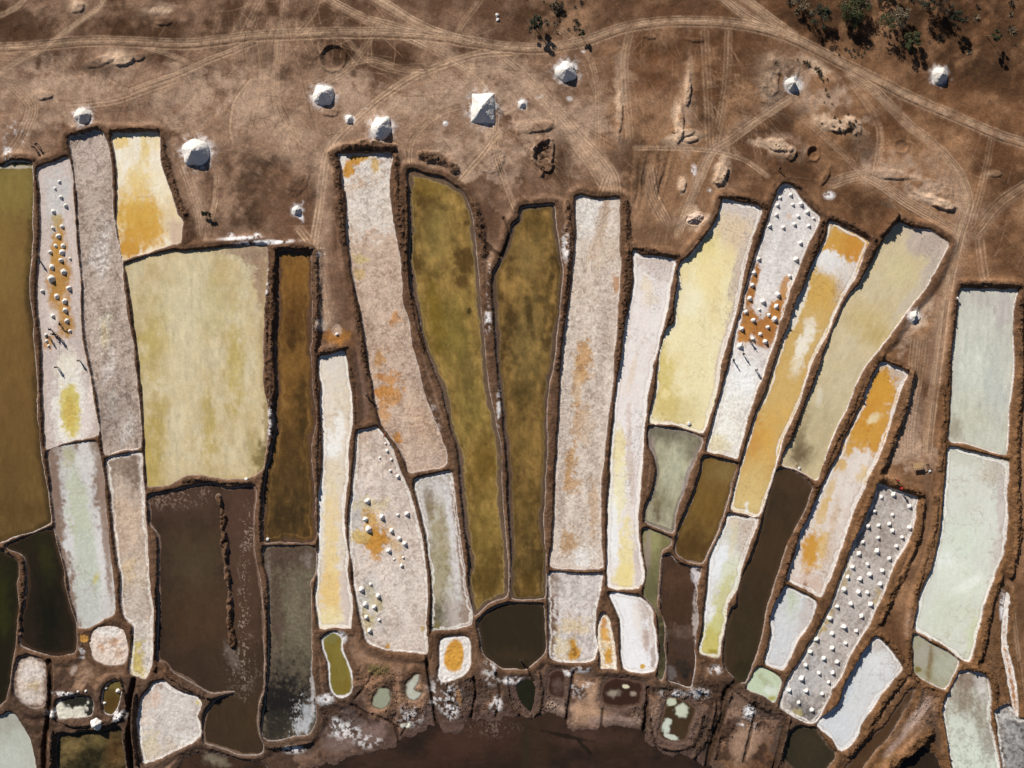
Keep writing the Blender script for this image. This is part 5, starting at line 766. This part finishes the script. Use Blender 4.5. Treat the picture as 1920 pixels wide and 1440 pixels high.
put_heap(715,241,20,big(5,h=1.18,aspect=1.15,sharp=.92),M_HEAP,'white salt heap just above the long pinkish beige pan',BG,-.3)
put_heap(979,195,7.5,big(6,h=1.18,sq=.4),M_HEAP,'small white salt heap right of the square pyramid heap',BG,.1)
put_heap(1061,135,20,big(7,h=1.18,sharp=.95,rough=.05),M_HEAP,'white cone heap below the lone tree shadow, top centre',BG,.6)
put_heap(1485,158,14,big(8,h=1.18,cut=.25,sharp=.92),M_HEAPD,'half-dug pale heap on a white salt disc, upper right',BG,-.1)
put_heap(1762,141,15.5,big(9,h=1.18,sq=.25),M_HEAPD,'pinkish white salt heap below the scrub at top right',BG,.35)
put_heap(556,394,9,big(11,h=1.18),M_HEAP,'white salt cone with a spilt white tail above the amber brown pond',BG,.2)
put_heap(1713,593,10.5,big(12,h=.9,cut=.12,aspect=1.25,sharp=.92),M_HEAPD,'half-dug beige heap beside the broad beige yellow pond',BG,-.35)
put_heap(1302,409,19,big(13,h=.55,aspect=.62,sharp=.92,rough=.16),noise_mat('heap_salt_pink',(196,168,148),(218,192,172),2.5,.85,.1,5.0),'low pinkish heap with a ragged shaded face left of the pale lemon pan',BG,.12)
put_heap(632,627,3.6,SMALL[0],M_HEAPS,'lone tiny white heap on brown ground above the cream pan',BG)
put_heap(184,1355,11,big(14,h=1.18,rough=.1),M_HEAP,'white heap on the bank above the algae pond, bottom left',BG)
put_heap(835,232,4,big(15,h=.35),M_HEAP,'low white salt smear left of the square pyramid heap',BG)
# the squared pyramid
pv = [(-1,-1.28,-.05),(1,-1.28,-.05),(1,1.2,-.05),(-1,1.2,-.05)]
def pyramid():
    bm = bmesh.new(); n = 18; g = {}
    for i in range(n + 1):
        for j in range(n + 1):
            x = -1 + 2 * i / n; y = -1.25 + 2.5 * j / n
            # heights of four planes, apex a little left of middle
            z = min((x + 1.0) * 1.1, (1.0 - x) * .98, (1.25 - y) * .80, (y + 1.25) * 1.0)
            z = max(0, min(z, 1.1) ) + (float(vnoise(np.array([x * 6.]), np.array([y * 6.]), 3)[0]) - .5) * .06 * (z > .02)
            if i in (0, n) or j in (0, n): z = -.05
            g[i, j] = bm.verts.new((x + .03 * math.sin(y * 5), y + .03 * math.sin(x * 4), z))
    for i in range(n):
        for j in range(n): bm.faces.new((g[i, j], g[i+1, j], g[i+1, j+1], g[i, j+1]))
    me = bpy.data.meshes.new('salt_heap'); bm.to_mesh(me); bm.free(); return me
put_heap(905,202,23,pyramid(),M_HEAP,'largest salt heap, a squared white pyramid with sharp edges at top centre',BG,-.02)
def cluster(pts, where, group, base=7):
    pts = sorted(pts, key=lambda q: (q[1], q[0]))
    for k, q in enumerate(pts):
        r = (q[2] if len(q) > 2 else base) * random.uniform(.72, 1.0)
        put_heap(q[0] - 1.0, q[1] - 1.3, r * .84, SMALL[(k * 3 + k // 5) % 5], M_HEAPS, 'small white salt heap, %s from the top in %s' % (ORD[k], where), group, None, random.uniform(.85, 1.2), random.uniform(.85, 1.12))
cluster([(112,342,6),(104,355,5),(115,371),(124,387),(101,398),(117,426),(100,429,5.5),(110,444,7.5),(105,462,6),(119,462,6.5),(95,474,5.5),(117,474,7),(115,489,7),(132,486,5),(98,502,7),(120,511,8),(97,524,9),(130,542,7),(80,547,6),(107,557,8),(122,566,7.5),(123,583,7),(100,594,5),(126,603,7),(132,622,6),(87,629,4.5),(88,641,5),(92,650,4)],'the left pinkish pan with ochre stripe','heaps in the left pinkish pan',6.5)
cluster([(724,833,4),(727,847,5),(713,860,3.5),(735,863,5),(733,884,5),(747,895,6),(690,941,9),(686,975,8),(717,971,9.5),(747,967,5.5),(764,965,6),(692,994,8),(735,997,8),(750,1011,6),(760,1021,6),(730,1034,7),(757,1047,5),(754,1062,4.5),(740,1050,3),(696,1097,6),(679,1107,7),(710,1119,7),(686,1135,7),(703,1140,6.5),(688,1159,7),(712,1164,6),(694,1184,7)],'the pan with the rusty amber pool','heaps in the pan with the amber pool')
cluster([(1464,372),(1484,367),(1459,386),(1488,385),(1503,384),(1515,399),(1457,404,5),(1498,407,5.5),(1527,411,5.5),(1444,425),(1470,428,5.5),(1491,422),(1518,425),(1502,457,6.5),(1494,488,6.5),(1482,519,7),(1460,554,7.5),(1457,576,7),(1443,592,6),(1454,600,7),(1441,615,6.5),(1424,487,6),(1415,513,7),(1412,536,7.5),(1407,561,7.5),(1432,567,6.5),(1425,582,5.5),(1400,586,7.5),(1414,602,8),(1392,618,8),(1427,628,6),(1413,637,6.5),(1436,642,7),(1389,650,8)],'the white pan with an ochre patch','heaps in the white pan with an ochre patch',6)
cluster([(1677,929,7),(1654,934,7),(1707,951,8),(1641,960,7),(1675,967),(1629,988),(1649,987),(1669,984),(1675,997),(1707,991),(1648,1010),(1693,1009),(1619,1018),(1682,1026),(1646,1035),(1612,1040),(1669,1049),(1628,1060),(1600,1065,7.5),(1656,1072,7.5),(1632,1079),(1591,1084),(1614,1087,7),(1652,1097),(1584,1107,7.5),(1611,1112),(1628,1113),(1597,1134,7.5),(1634,1135,7),(1571,1139,7),(1557,1161,9),(1617,1157,7),(1584,1177,8),(1607,1185,6.5),(1562,1190),(1532,1200,8),(1587,1208,7.5),(1562,1217),(1521,1224,7),(1546,1236,7),(1571,1243),(1512,1249,7),(1537,1264),(1563,1263),(1504,1274,8),(1555,1281),(1481,1296,7.5),(1513,1297),(1543,1303),(1499,1319),(1524,1333,7)],'the grey pan full of heaps','heaps in the grey pan',6.5)
cluster([(121,1300,3.5),(131,1300,3.5),(149,1297,4),(164,1296,3.5),(200,1292,4.5),(222,1297,5.5),(197,1320,4.5)],'the bottom left pool corner','heaps beside the small bottom left pools',4)

# ------------------------------------------------------------------ loose clods and stones
ICO_V = None
def clods(name, pos, size, cols, flat=.75):
    t = (1 + 5 ** .5) / 2
    iv = np.array([(-1,t,0),(1,t,0),(-1,-t,0),(1,-t,0),(0,-1,t),(0,1,t),(0,-1,-t),(0,1,-t),(t,0,-1),(t,0,1),(-t,0,-1),(-t,0,1)], float); iv /= np.linalg.norm(iv[0])
    fi = np.array([(0,11,5),(0,5,1),(0,1,7),(0,7,10),(0,10,11),(1,5,9),(5,11,4),(11,10,2),(10,7,6),(7,1,8),(3,9,4),(3,4,2),(3,2,6),(3,6,8),(3,8,9),(4,9,5),(2,4,11),(6,2,10),(8,6,7),(9,8,1)])
    n = len(pos); g = np.random.default_rng(5)
    V = iv[None] * g.uniform(.65, 1.25, (n, 12, 1)) * size[:, None, None] * g.uniform(.75, 1.3, (n, 1, 3)); V[..., 2] *= flat
    a = g.uniform(0, 6.28, n); ca, sa = np.cos(a)[:, None], np.sin(a)[:, None]
    x = V[..., 0] * ca - V[..., 1] * sa; y = V[..., 0] * sa + V[..., 1] * ca
    V = np.stack([x, y, V[..., 2]], -1) + pos[:, None]
    F = (fi[None] + (np.arange(n) * 12)[:, None, None]).reshape(-1, 3).astype(np.int32)
    me = bpy.data.meshes.new(name); me.vertices.add(n * 12); me.vertices.foreach_set('co', V.astype(np.float32).ravel())
    me.loops.add(F.size); me.loops.foreach_set('vertex_index', F.ravel()); me.polygons.add(len(F))
    me.polygons.foreach_set('loop_start', np.arange(0, F.size, 3, dtype=np.int32)); me.polygons.foreach_set('loop_total', np.full(len(F), 3, np.int32))
    ca_ = me.color_attributes.new('Col', 'FLOAT_COLOR', 'POINT'); c4 = np.ones((n * 12, 4), np.float32); c4[:, :3] = np.repeat(cols, 12, 0); ca_.data.foreach_set('color', c4.ravel())
    me.update(calc_edges=True); o = link(name, me, M_BANK); o['kind'] = 'stuff'; o['label'] = 'loose broken clods of dry brown earth on the banks'; return o
g = np.random.default_rng(17)
cand = np.argwhere((rubble > .35) & (Dm > .3) & (GX > -60) & (GX < 1980) & (GY > -60) & (GY < 1500))
pr = rubble[cand[:, 0], cand[:, 1]]; pr = pr / pr.sum()
sel = cand[g.choice(len(cand), 11000, False, pr)]
px = GX[sel[:, 0], sel[:, 1]] + g.uniform(-.8, .8, len(sel)); py = GY[sel[:, 0], sel[:, 1]] + g.uniform(-.8, .8, len(sel))
sz = .05 + .11 * g.random(len(sel)) ** 2.5
pos = np.stack([(px - 960) * PXM, (720 - py) * PXM, Z[sel[:, 0], sel[:, 1]] + sz * .3], 1)
clods('earth_clods', pos, sz, np.clip(GC[sel[:, 0], sel[:, 1]] * g.uniform(.75, 1.35, (len(sel), 1)), .01, .6))
# ------------------------------------------------------------------ trees and shrubs
M_BARK = noise_mat('bark', (84,70,56), (120,102,84), 6, .95)
def leaf_mat(name, c1, c2):
    m = noise_mat(name, c1, c2, 1.2, .7, spec=.2)
    n = m.node_tree.nodes; l = m.node_tree.links; b = n['Principled BSDF']
    gi = n.new('ShaderNodeNewGeometry'); mx = n.new('ShaderNodeMix'); mx.data_type = 'RGBA'; mx.blend_type = 'MULTIPLY'; mx.inputs[0].default_value = 1
    mr = n.new('ShaderNodeMapRange'); mr.inputs[3].default_value = .6; mr.inputs[4].default_value = 1.35; l.new(gi.outputs['Random Per Island'], mr.inputs[0])
    src = b.inputs['Base Color'].links[0].from_socket; l.new(src, mx.inputs[6]); l.new(mr.outputs[0], mx.inputs[7]); l.new(mx.outputs[2], b.inputs['Base Color'])
    return m
M_LEAF = leaf_mat('leaf_green', (62,66,42), (88,90,58)); M_LEAFD = leaf_mat('leaf_dark', (50,52,40), (70,72,54)); M_DRY = leaf_mat('twig_dry', (104,90,72), (138,122,98)); M_DRYD = leaf_mat('twig_dark', (72,62,50), (96,84,68))
def tube(bm, a, b, r0, r1, n=6):
    a, b = Vector(a), Vector(b); d = (b - a).normalized(); u = d.orthogonal().normalized(); v = d.cross(u)
    A = [bm.verts.new(a + (u * math.cos(6.2832*k/n) + v * math.sin(6.2832*k/n)) * r0) for k in range(n)]
    B = [bm.verts.new(b + (u * math.cos(6.2832*k/n) + v * math.sin(6.2832*k/n)) * r1) for k in range(n)]
    for k in range(n): bm.faces.new((A[k], A[(k+1) % n], B[(k+1) % n], B[k]))
    bm.faces.new(B); bm.faces.new(A[::-1])
def mesh_of(name, bm):
    me = bpy.data.meshes.new(name); bm.normal_update(); bm.to_mesh(me); bm.free(); return me
def leaves(centres, rads, per, size, g, flat=.8):
    V = []; F = []
    for c, r in zip(centres, rads):
        for _ in range(per):
            d = g.normal(0, 1, 3); d /= np.linalg.norm(d); q = np.array(c) + d * r * g.random() ** .4 * np.array([1, 1, flat])
            n = g.normal(0, 1, 3) + np.array([0, 0, .8]); n /= np.linalg.norm(n); a = np.cross(n, g.normal(0, 1, 3)); a /= np.linalg.norm(a); b = np.cross(n, a)
            s = size * g.uniform(.6, 1.4); k = len(V)
            V += [tuple(q - a * s), tuple(q + b * s * .45), tuple(q + a * s), tuple(q - b * s * .45)]; F.append((k, k+1, k+2, k+3))
    me = bpy.data.meshes.new('crown'); me.from_pydata(V, [], F); me.update(); return me
def tree(x, y, h, r, label, leaf, seed, per=70, clumps=16, size=.15, trunk_r=.09, low=.5, cat='tree', name='tree', group=None):
    per = int(per * 1.5); r *= 1.05; g = np.random.default_rng(seed); root = empty(name, (wx(x), wy(y), ground_z(x, y) - .05)); tag(root, label, cat, group)
    cs = []; rs = []; bm = bmesh.new(); top = Vector((g.normal(0, .08) * h, g.normal(0, .08) * h, h * .62))
    tube(bm, (0, 0, 0), top * .5 + Vector((.03, .02, 0)), trunk_r, trunk_r * .75); tube(bm, top * .5 + Vector((.03, .02, 0)), top, trunk_r * .75, trunk_r * .5)
    for k in range(clumps):
        a = g.uniform(0, 6.28); rr = r * math.sqrt(g.random()) * .85; z = h * (low + (1 - low) * g.random() ** .8) * (1 - .18 * rr / r)
        c = (math.cos(a) * rr + top.x, math.sin(a) * rr + top.y, z); cs.append(c); rs.append(r * g.uniform(.15, .34))
        if k % 2 == 0:
            s = top * g.uniform(.55, 1.0); mid = s.lerp(Vector(c), .55) + Vector((0, 0, .1 * h)); tube(bm, s, mid, trunk_r * .4, trunk_r * .25, 5); tube(bm, mid, c, trunk_r * .25, trunk_r * .08, 5)
    link('trunk', mesh_of('trunk', bm), M_BARK, root); link('crown', leaves(cs, rs, per, size, g), leaf, root)
    return root
TG = 'scrub trees at the top of the flat'
tree(1003,54,4.0,1.45,'lone spreading tree beside the dirt track at top centre',M_LEAFD,1,75,17,.14,low=.55,group=TG)
tree(1088,66,2.2,.85,'small dark tree right of the lone spreading tree',M_LEAFD,2,60,9,.12,.06,low=.35,group=TG)
tree(1849,66,4.4,1.15,'slim bright green tree nearest the right edge with a long shadow',M_LEAF,3,70,10,.13,.07,low=.68,group=TG)
tree(1786,44,4.6,1.45,'dark green slim-trunked tree second from the right edge',M_LEAFD,4,75,13,.14,.08,low=.66,group=TG)
tree(1708,80,3.3,1.8,'bushy green tree nearest the pinkish white heap',M_LEAF,5,85,18,.14,.1,low=.35,group=TG)
tree(1652,56,4.2,1.9,'sparse light green tree left of the bushy tree',M_LEAF,6,38,16,.13,.08,low=.55,group=TG)
tree(1594,26,4.3,2.9,'largest green tree of the scrub at the top edge',M_LEAF,7,90,30,.15,.12,low=.4,group=TG)
tree(1540,34,4.2,2.3,'grey green tree left of the largest scrub tree',M_LEAFD,8,55,22,.14,.1,low=.45,group=TG)
tree(1738,12,4.6,2.2,'dark tree at the top edge above the bushy green tree',M_LEAFD,9,60,20,.14,.1,low=.45,group=TG)
tree(1498,14,3.2,1.7,'dry bare tree at the left end of the top right scrub',M_DRY,10,45,14,.14,.08,low=.35,group=TG)
tree(1682,44,3.0,2.3,'dry brown bushy tree between two green trees at top right',M_DRY,11,60,22,.14,.08,low=.3,group=TG)
tree(1764,16,3.4,2.0,'leafless grey tree beside the dark tree at the top edge',M_DRYD,12,45,18,.14,.08,low=.35,group=TG)
tree(1040,16,1.3,1.3,'low dark thicket at the top edge right of the lone tree',M_DRYD,13,45,18,.13,.05,low=.2,group=TG)
tree(1650,-14,3.8,2.4,'brown tree cut by the top edge',M_DRYD,14,60,20,.14,.1,low=.4,group=TG)
tree(392,401,1.7,.8,'small grey green bush on bare ground above the large pale yellow pan',M_LEAFD,15,110,10,.13,.05,low=.3,cat='bush',name='bush')
def shrub_mesh(seed, leafy=False):
    g = np.random.default_rng(seed); V = []; F = []
    for _ in range(46):
        a = g.uniform(0, 6.28); e = g.uniform(.15, 1.3); d = np.array([math.cos(a) * math.cos(e), math.sin(a) * math.cos(e), math.sin(e)]); L = g.uniform(.6, 1.1)
        s = np.cross(d, [0, 0, 1]); s /= np.linalg.norm(s) + 1e-6; b0 = np.array([g.normal(0, .12), g.normal(0, .12), -.03]); k = len(V); m = b0 + d * L * .55; wdt = .07
        V += [tuple(b0 - s * .02), tuple(b0 + s * .02), tuple(m + s * wdt), tuple(b0 + d * L + np.array([0, 0, -.08])), tuple(m - s * wdt)]; F.append((k, k+1, k+2, k+3, k+4))
    me = bpy.data.meshes.new('dry_shrub'); me.from_pydata(V, [], F); me.update(); return me
SH = [shrub_mesh(40 + k) for k in range(4)]
for k, me in enumerate(SH): me.materials.append(M_DRYD if k % 2 else M_DRY)
def shrub(x, y, s, label, group):
    o = bpy.data.objects.new('dry_shrub', random.choice(SH)); COL.objects.link(o); o.location = (wx(x), wy(y), ground_z(x, y) - .02)
    o.scale = (s, s, s * random.uniform(.9, 1.2)); o.rotation_euler = (0, 0, random.uniform(0, 6.28)); tag(o, label, 'shrub', group)
for k, (x, y, s) in enumerate(sorted([(1565,222,.5),(1573,228,.4),(1590,214,.35),(1562,238,.5),(1572,243,.55),(1591,233,.8),(1599,235,.5),(1580,246,.4),(1596,248,.45),(1603,228,.4),(1540,232,.35),(1600,243,.3)], key=lambda q: q[0])):
    shrub(x, y, s, 'dry shrub on the pale spoil mound, %s from its left end' % ORD[k], 'shrubs on the pale spoil mound')
for k, (x, y, s) in enumerate(sorted([(1454,121,.6),(1508,116,.5),(1515,121,.8),(1533,131,.8),(1537,138,.7),(1539,146,.5),(1543,152,.4),(1551,149,.4),(1548,168,.4),(1552,178,.5),(1495,113,.4),(1545,192,.3),(1560,195,.3),(1528,128,.4)], key=lambda q: q[0])):
    shrub(x, y, s, 'dry shrub near the half-dug pale heap, %s counting from the left' % ORD[k], 'shrubs near the half-dug heap')
gs = np.random.default_rng(8); pts = []
while len(pts) < 55:
    x, y = gs.uniform(1460, 1960), gs.uniform(-40, 130)
    if y < 15 + (x - 1440) * .27 and y < 118: pts.append((x, y, gs.uniform(.35, 1.1)))
for k, (x, y, s) in enumerate(sorted(pts)): shrub(x, y, s, 'dry scrub bush in the top right thicket, %s counting from the left' % ORD[k], 'bushes of the top right thicket')
pts = [(gs.uniform(985, 1110), gs.uniform(-20, 62), gs.uniform(.3, .8)) for _ in range(20)]
for k, (x, y, s) in enumerate(sorted(pts)): shrub(x, y, s, 'dry scrub bush around the lone tree, %s counting from the left' % ORD[k], 'bushes around the lone tree')
for k, (x, y, s) in enumerate([(1585,92,.5),(1592,97,.5),(1600,94,.45),(1608,101,.5),(1615,105,.45),(1603,108,.4),(1596,104,.4),(1620,98,.4),(1573,103,.35),(1625,92,.4)]): shrub(x, y, s, 'tiny tuft in the dotted patch below the grey green tree, %s counted' % ORD[k], 'tufts below the grey green tree')

# ------------------------------------------------------------------ people
M_SKIN = noise_mat('skin', (74,52,38), (88,62,46), 8, .6); M_HAIR = noise_mat('hair', (22,18,16), (34,28,24), 8, .8)
def cloth(name, c): return noise_mat(name, tuple(int(v * .85) for v in c), c, 6, .9)
CL = {k: cloth('cloth_' + k, c) for k, c in dict(red=(186,36,32), dark=(44,44,50), blue=(60,74,104), white=(214,210,204), grey=(110,108,106), olive=(86,82,58), brown=(96,68,48), crimson=(150,34,44)).items()}
def skin_mesh(name, joints, edges, rad, root=0, sub=1):
    me = bpy.data.meshes.new(name); me.from_pydata([tuple(j) for j in joints], edges, []); me.update()
    o = bpy.data.objects.new(name, me); COL.objects.link(o)
    m = o.modifiers.new('skin', 'SKIN'); m.use_smooth_shade = True
    for k, v in enumerate(me.skin_vertices[0].data): v.radius = (rad[k], rad[k]) if not isinstance(rad[k], tuple) else rad[k]; v.use_root = (k == root)
    s = o.modifiers.new('sub', 'SUBSURF'); s.levels = sub; s.render_levels = sub
    dg = bpy.context.evaluated_depsgraph_get(); out = bpy.data.meshes.new_from_object(o.evaluated_get(dg)); out.name = name
    for p_ in out.polygons: p_.use_smooth = True
    bpy.data.objects.remove(o); return out
def person_meshes(bend, stride, reach):
    """standing figure, leaning forward by bend (deg) at the hips, legs apart by stride, arms reaching forward"""
    b = R(bend); hip = Vector((0, 0, .90))
    def up(l, dx=0, fwd=0): return hip + Vector((dx, -math.sin(b) * l - fwd * math.cos(b), math.cos(b) * l - fwd * math.sin(b)))
    chest = up(.34); neck = up(.52); head = up(.64, 0, .02); crown = up(.78, 0, .02); nose = up(.66, 0, .11)
    J = [hip, up(.16), chest, neck, head, crown, nose]; E = [(0,1),(1,2),(2,3),(3,4),(4,5),(4,6)]; Rr = [(.15,.11),(.13,.10),(.165,.11),.055,.085,.065,.02]
    shirt_j = [up(-.02), up(.16), up(.36), up(.50)]; shirt_e = [(0,1),(1,2),(2,3)]; shirt_r = [(.17,.13),(.15,.12),(.185,.13),.085]
    tro_j = [hip + Vector((0,0,.06)), hip]; tro_e = [(0,1)]; tro_r = [(.165,.125),(.165,.13)]
    ears = []
    for s in (-1, 1):
        sh = up(.46, .19 * s); f = reach if s > 0 else reach * .7
        el = sh + Vector((.05 * s, -.26 * math.sin(R(f)), -.27 * math.cos(R(f)))); wr = el + Vector((-.04 * s, -.24 * math.sin(R(f + 25)), -.24 * math.cos(R(f + 25)))); d = (wr - el).normalized(); palm = wr + d * .07
        k = len(J); J += [sh, el, wr, palm]; E += [(2, k), (k, k+1), (k+1, k+2), (k+2, k+3)]; Rr += [.06, .045, .03, (.04, .022)]
        side = d.cross(Vector((s, 0, 0))).normalized()
        for q, (o_, L_) in enumerate([(-.03,.07),(-.01,.085),(.01,.08),(.03,.06)]):
            J += [palm + side * o_ + d * .05, palm + side * o_ + d * (.05 + L_ * .7) + Vector((-.025 * s, 0, -.01))]; kk = len(J) - 2; E += [(k+3, kk), (kk, kk+1)]; Rr += [.010, .008]
        J += [wr + d * .03 + Vector((0, -.045, 0))]; E += [(k+2, len(J)-1)]; Rr += [.012]
        c = len(shirt_j); shirt_j += [sh, sh.lerp(el, .85)]; shirt_e += [(2, c), (c, c+1)]; shirt_r += [.078, .062]
        st = stride * s; hp = hip + Vector((.10 * s, 0, -.06)); kn = Vector((.11 * s, -.06 - st * .55, .48)); an = Vector((.11 * s, .02 - st, .08)); to = an + Vector((.02 * s, -.16, -.05)); he = an + Vector((0, .05, -.045))
        k = len(J); J += [hp, kn, an, to, he]; E += [(0, k), (k, k+1), (k+1, k+2), (k+2, k+3), (k+2, k+4)]; Rr += [.085, .058, .04, .03, .03]
        c = len(tro_j); tro_j += [hp, kn, kn.lerp(an, .8)]; tro_e += [(1, c), (c, c+1), (c+1, c+2)]; tro_r += [.105, .08, .07]
    hair_j = [up(.70, 0, -.03), up(.775, 0, .0), up(.74, 0, -.06)]; 
    return dict(body=skin_mesh('body', J, E, Rr), shirt=skin_mesh('shirt', shirt_j, shirt_e, shirt_r, 1), trousers=skin_mesh('trousers', tro_j, tro_e, tro_r, 1), hair=skin_mesh('hair', hair_j, [(0,1),(0,2)], [.092,.07,.075]))
POSES = [person_meshes(4, .06, 12), person_meshes(38, .12, 50), person_meshes(12, .24, 35)]
def person(x, y, pose, face, label, top, bottom, s=1.0, scarf=None):
    root = empty('person', (wx(x), wy(y), surf_z(x, y) + .0), R(face)); root.scale = (s, s, s); tag(root, label, 'person', 'salt workers')
    for part, mat in (('body', M_SKIN), ('shirt', CL[top]), ('trousers', CL[bottom]), ('hair', CL[scarf] if scarf else M_HAIR)):
        o = bpy.data.objects.new(part if not (scarf and part == 'hair') else 'headscarf', POSES[pose][part]); COL.objects.link(o); o.parent = root
        if not o.data.materials: o.data.materials.append(mat)
        o.material_slots[0].link = 'OBJECT'; o.material_slots[0].material = mat
    return root
person(66,277,0,20,'person in a grey shirt standing above the top left pans, left of a pair','grey','dark')
person(71,272,2,60,'person in dark clothes standing above the top left pans, right of a pair','dark','blue')
person(75,489,0,0,'person standing at the left rim of the ochre-striped pan','grey','dark')
person(113,609,1,120,'worker bending beside the lowest heaps of the ochre-striped pan','dark','brown')
person(97,619,2,200,'worker striding across the crust, leftmost of the group below the heaps','blue','dark')
person(92,633,0,90,'worker standing right of the tiny ochre patch in the left heap pan','dark','dark')
person(105,628,1,240,'worker stooping at the middle of the group in the left heap pan','olive','dark')
person(110,632,2,160,'worker with dark clothes walking at the right of the group','dark','dark')
person(113,634,0,30,'worker standing rightmost of the group in the left heap pan','brown','dark')
person(150,677,0,180,'person standing alone near the right edge above the yellow pool','dark','dark')
person(108,689,0,210,'person standing alone on white crust just above the yellow pool','grey','dark')
person(1393,664,0,150,'worker standing below the lowest heap of the white pan with ochre patch','dark','dark')
person(1374,675,0,120,'worker standing at the left rim of the white pan below the ochre patch','grey','dark')
person(1417,694,0,200,'worker alone on bright white crust near the right rim of its pan','dark','blue')
person(1405,637,1,40,'worker bending among heaps on the ochre patch','brown','dark')
person(1679,899,2,30,'person in crimson on the bare lane above the grey heap pan','crimson','dark',scarf='red')
person(1685,914,0,60,'person in a bright red dress at the top rim of the grey heap pan','red','red',scarf='red')
person(688,741,1,100,'person stooping on the mud strip left of the long pinkish beige pan','dark','dark')
person(722,815,1,0,'person in red crouching on the bank above the pan with the amber pool','red','brown',.8)
person(1460,318,2,140,'person in dark clothes just above the tip of the white heap pan','dark','dark')
person(977,1240,1,180,'person in dark clothes wading at the foot of the round dark pool','dark','dark')

# ------------------------------------------------------------------ tools, shelter, odd things
M_WOOD = noise_mat('wood', (126,98,68), (158,128,92), 5, .85, .01, 12); M_BOARD = noise_mat('board', (164,132,92), (186,154,112), 3, .85); M_STEEL = noise_mat('steel', (90,90,92), (120,120,122), 5, .5)
def rake(x, y, face, label):
    root = empty('rake', (wx(x), wy(y), surf_z(x, y) + .02), R(face)); tag(root, label, 'rake', 'rakes held by workers')
    bm = bmesh.new(); tube(bm, (0, 0, .05), (0, 1.5, 1.15), .018, .016, 6); link('handle', mesh_of('handle', bm), M_WOOD, root)
    bm = bmesh.new(); tube(bm, (-.28, 0, .05), (.28, 0, .05), .02, .02, 6)
    for k in range(6): tube(bm, (-.25 + .1 * k, 0, .05), (-.25 + .1 * k, -.06, -.03), .008, .006, 4)
    link('head', mesh_of('head', bm), M_STEEL, root)
rake(116,616,210,'rake dragged by the bending worker below the lowest heaps of the ochre-striped pan')
rake(101,624,40,'rake held by the striding worker, leftmost of the left group')
rake(110,638,150,'rake beside the stooping worker in the middle of the left group')
def board_box(bm, x0, y0, z0, x1, y1, z1):
    v = [bm.verts.new(p_) for p_ in ((x0,y0,z0),(x1,y0,z0),(x1,y1,z0),(x0,y1,z0),(x0,y0,z1),(x1,y0,z1),(x1,y1,z1),(x0,y1,z1))]
    for f in ((3,2,1,0),(4,5,6,7),(0,1,5,4),(1,2,6,5),(2,3,7,6),(3,0,4,7)): bm.faces.new([v[k] for k in f])
sx, sy = 1717.5, 872
root = empty('shelter', (wx(sx), wy(sy), ground_z(sx, sy)), R(9)); tag(root, 'tan board shelter on four posts standing on bare ground above the grey heap pan', 'shelter')
for k in range(4):
    bm = bmesh.new(); board_box(bm, -.86 + .43 * k, -.52, 1.15 + .01 * (k % 2), -.86 + .43 * k + .42, .52, 1.19 + .01 * (k % 2)); link('roof_board', mesh_of('roof_board', bm), M_BOARD, root)
for sx_ in (-1, 1):
    for sy_ in (-1, 1):
        bm = bmesh.new(); tube(bm, (sx_ * .78, sy_ * .44, -.1), (sx_ * .76, sy_ * .43, 1.15), .04, .035, 8); link('post', mesh_of('post', bm), M_WOOD, root)
    bm = bmesh.new(); tube(bm, (sx_ * .76, -.5, 1.11), (sx_ * .76, .5, 1.11), .035, .035, 6); link('beam', mesh_of('beam', bm), M_WOOD, root)
root = empty('pole_frame', (wx(1733), wy(870), ground_z(1733, 870)), R(20)); tag(root, 'rough frame of poles leaning beside the tan board shelter', 'frame')
for a, b in (((-.7, 0, 1.1), (.8, .1, 1.15)), ((-.6, 0, -.1), (-.6, 0, 1.15)), ((.6, .05, -.1), (.6, .05, 1.2)), ((0, .02, 1.1), (.35, -.9, .02)), ((.2, .02, 1.1), (.6, -.8, .02))):
    bm = bmesh.new(); tube(bm, a, b, .07, .05, 7); link('pole', mesh_of('pole', bm), M_WOOD, root)
M_SACK = noise_mat('sack', (206,204,198), (226,224,218), 4, .8, .03, 8)
def sack(x, y, s, label):
    bm = bmesh.new(); bmesh.ops.create_icosphere(bm, subdivisions=3, radius=1)
    for v in bm.verts:
        n_ = float(vnoise(np.array([v.co.x * 2.5 + x]), np.array([v.co.y * 2.5 + v.co.z]), 2)[0]); v.co *= .8 + .4 * n_; v.co.z *= .55
        if v.co.y > .55: v.co.x *= .45; v.co.z *= .6
    body = mesh_of('sack', bm)
    for p_ in body.polygons: p_.use_smooth = True
    root = empty('sack', (wx(x), wy(y), surf_z(x, y) + s * .3), random.uniform(0, 6)); tag(root, label, 'sack', 'sacks left lying about'); root.scale = (s, s, s)
    link('bag', body, M_SACK, root); bm = bmesh.new(); tube(bm, (0, .55, .02), (0, 1.15, .12), .12, .26, 8); link('tied_neck', mesh_of('tied_neck', bm), M_SACK, root)
for x, y, s, lb in [(1743,883,.3,'white sack beside the rough pole frame'),(502,1011,.32,'white sack at the lower left corner of the narrow amber pond'),(932,28,.35,'white sack on the brown flat left of the lone tree, upper of two'),(933,37,.35,'white sack on the brown flat left of the lone tree, lower of two'),(1292,794,.4,'white sack at the bottom rim of the pale lemon pan'),(463,898,.4,'pale sack on the bank below the large pale yellow pan'),(1793,560,.3,'small white sack at the left rim of the upper grey green pan'),(1499,878,.3,'white sack at the foot of the broad beige pond')]: sack(x, y, s, lb)
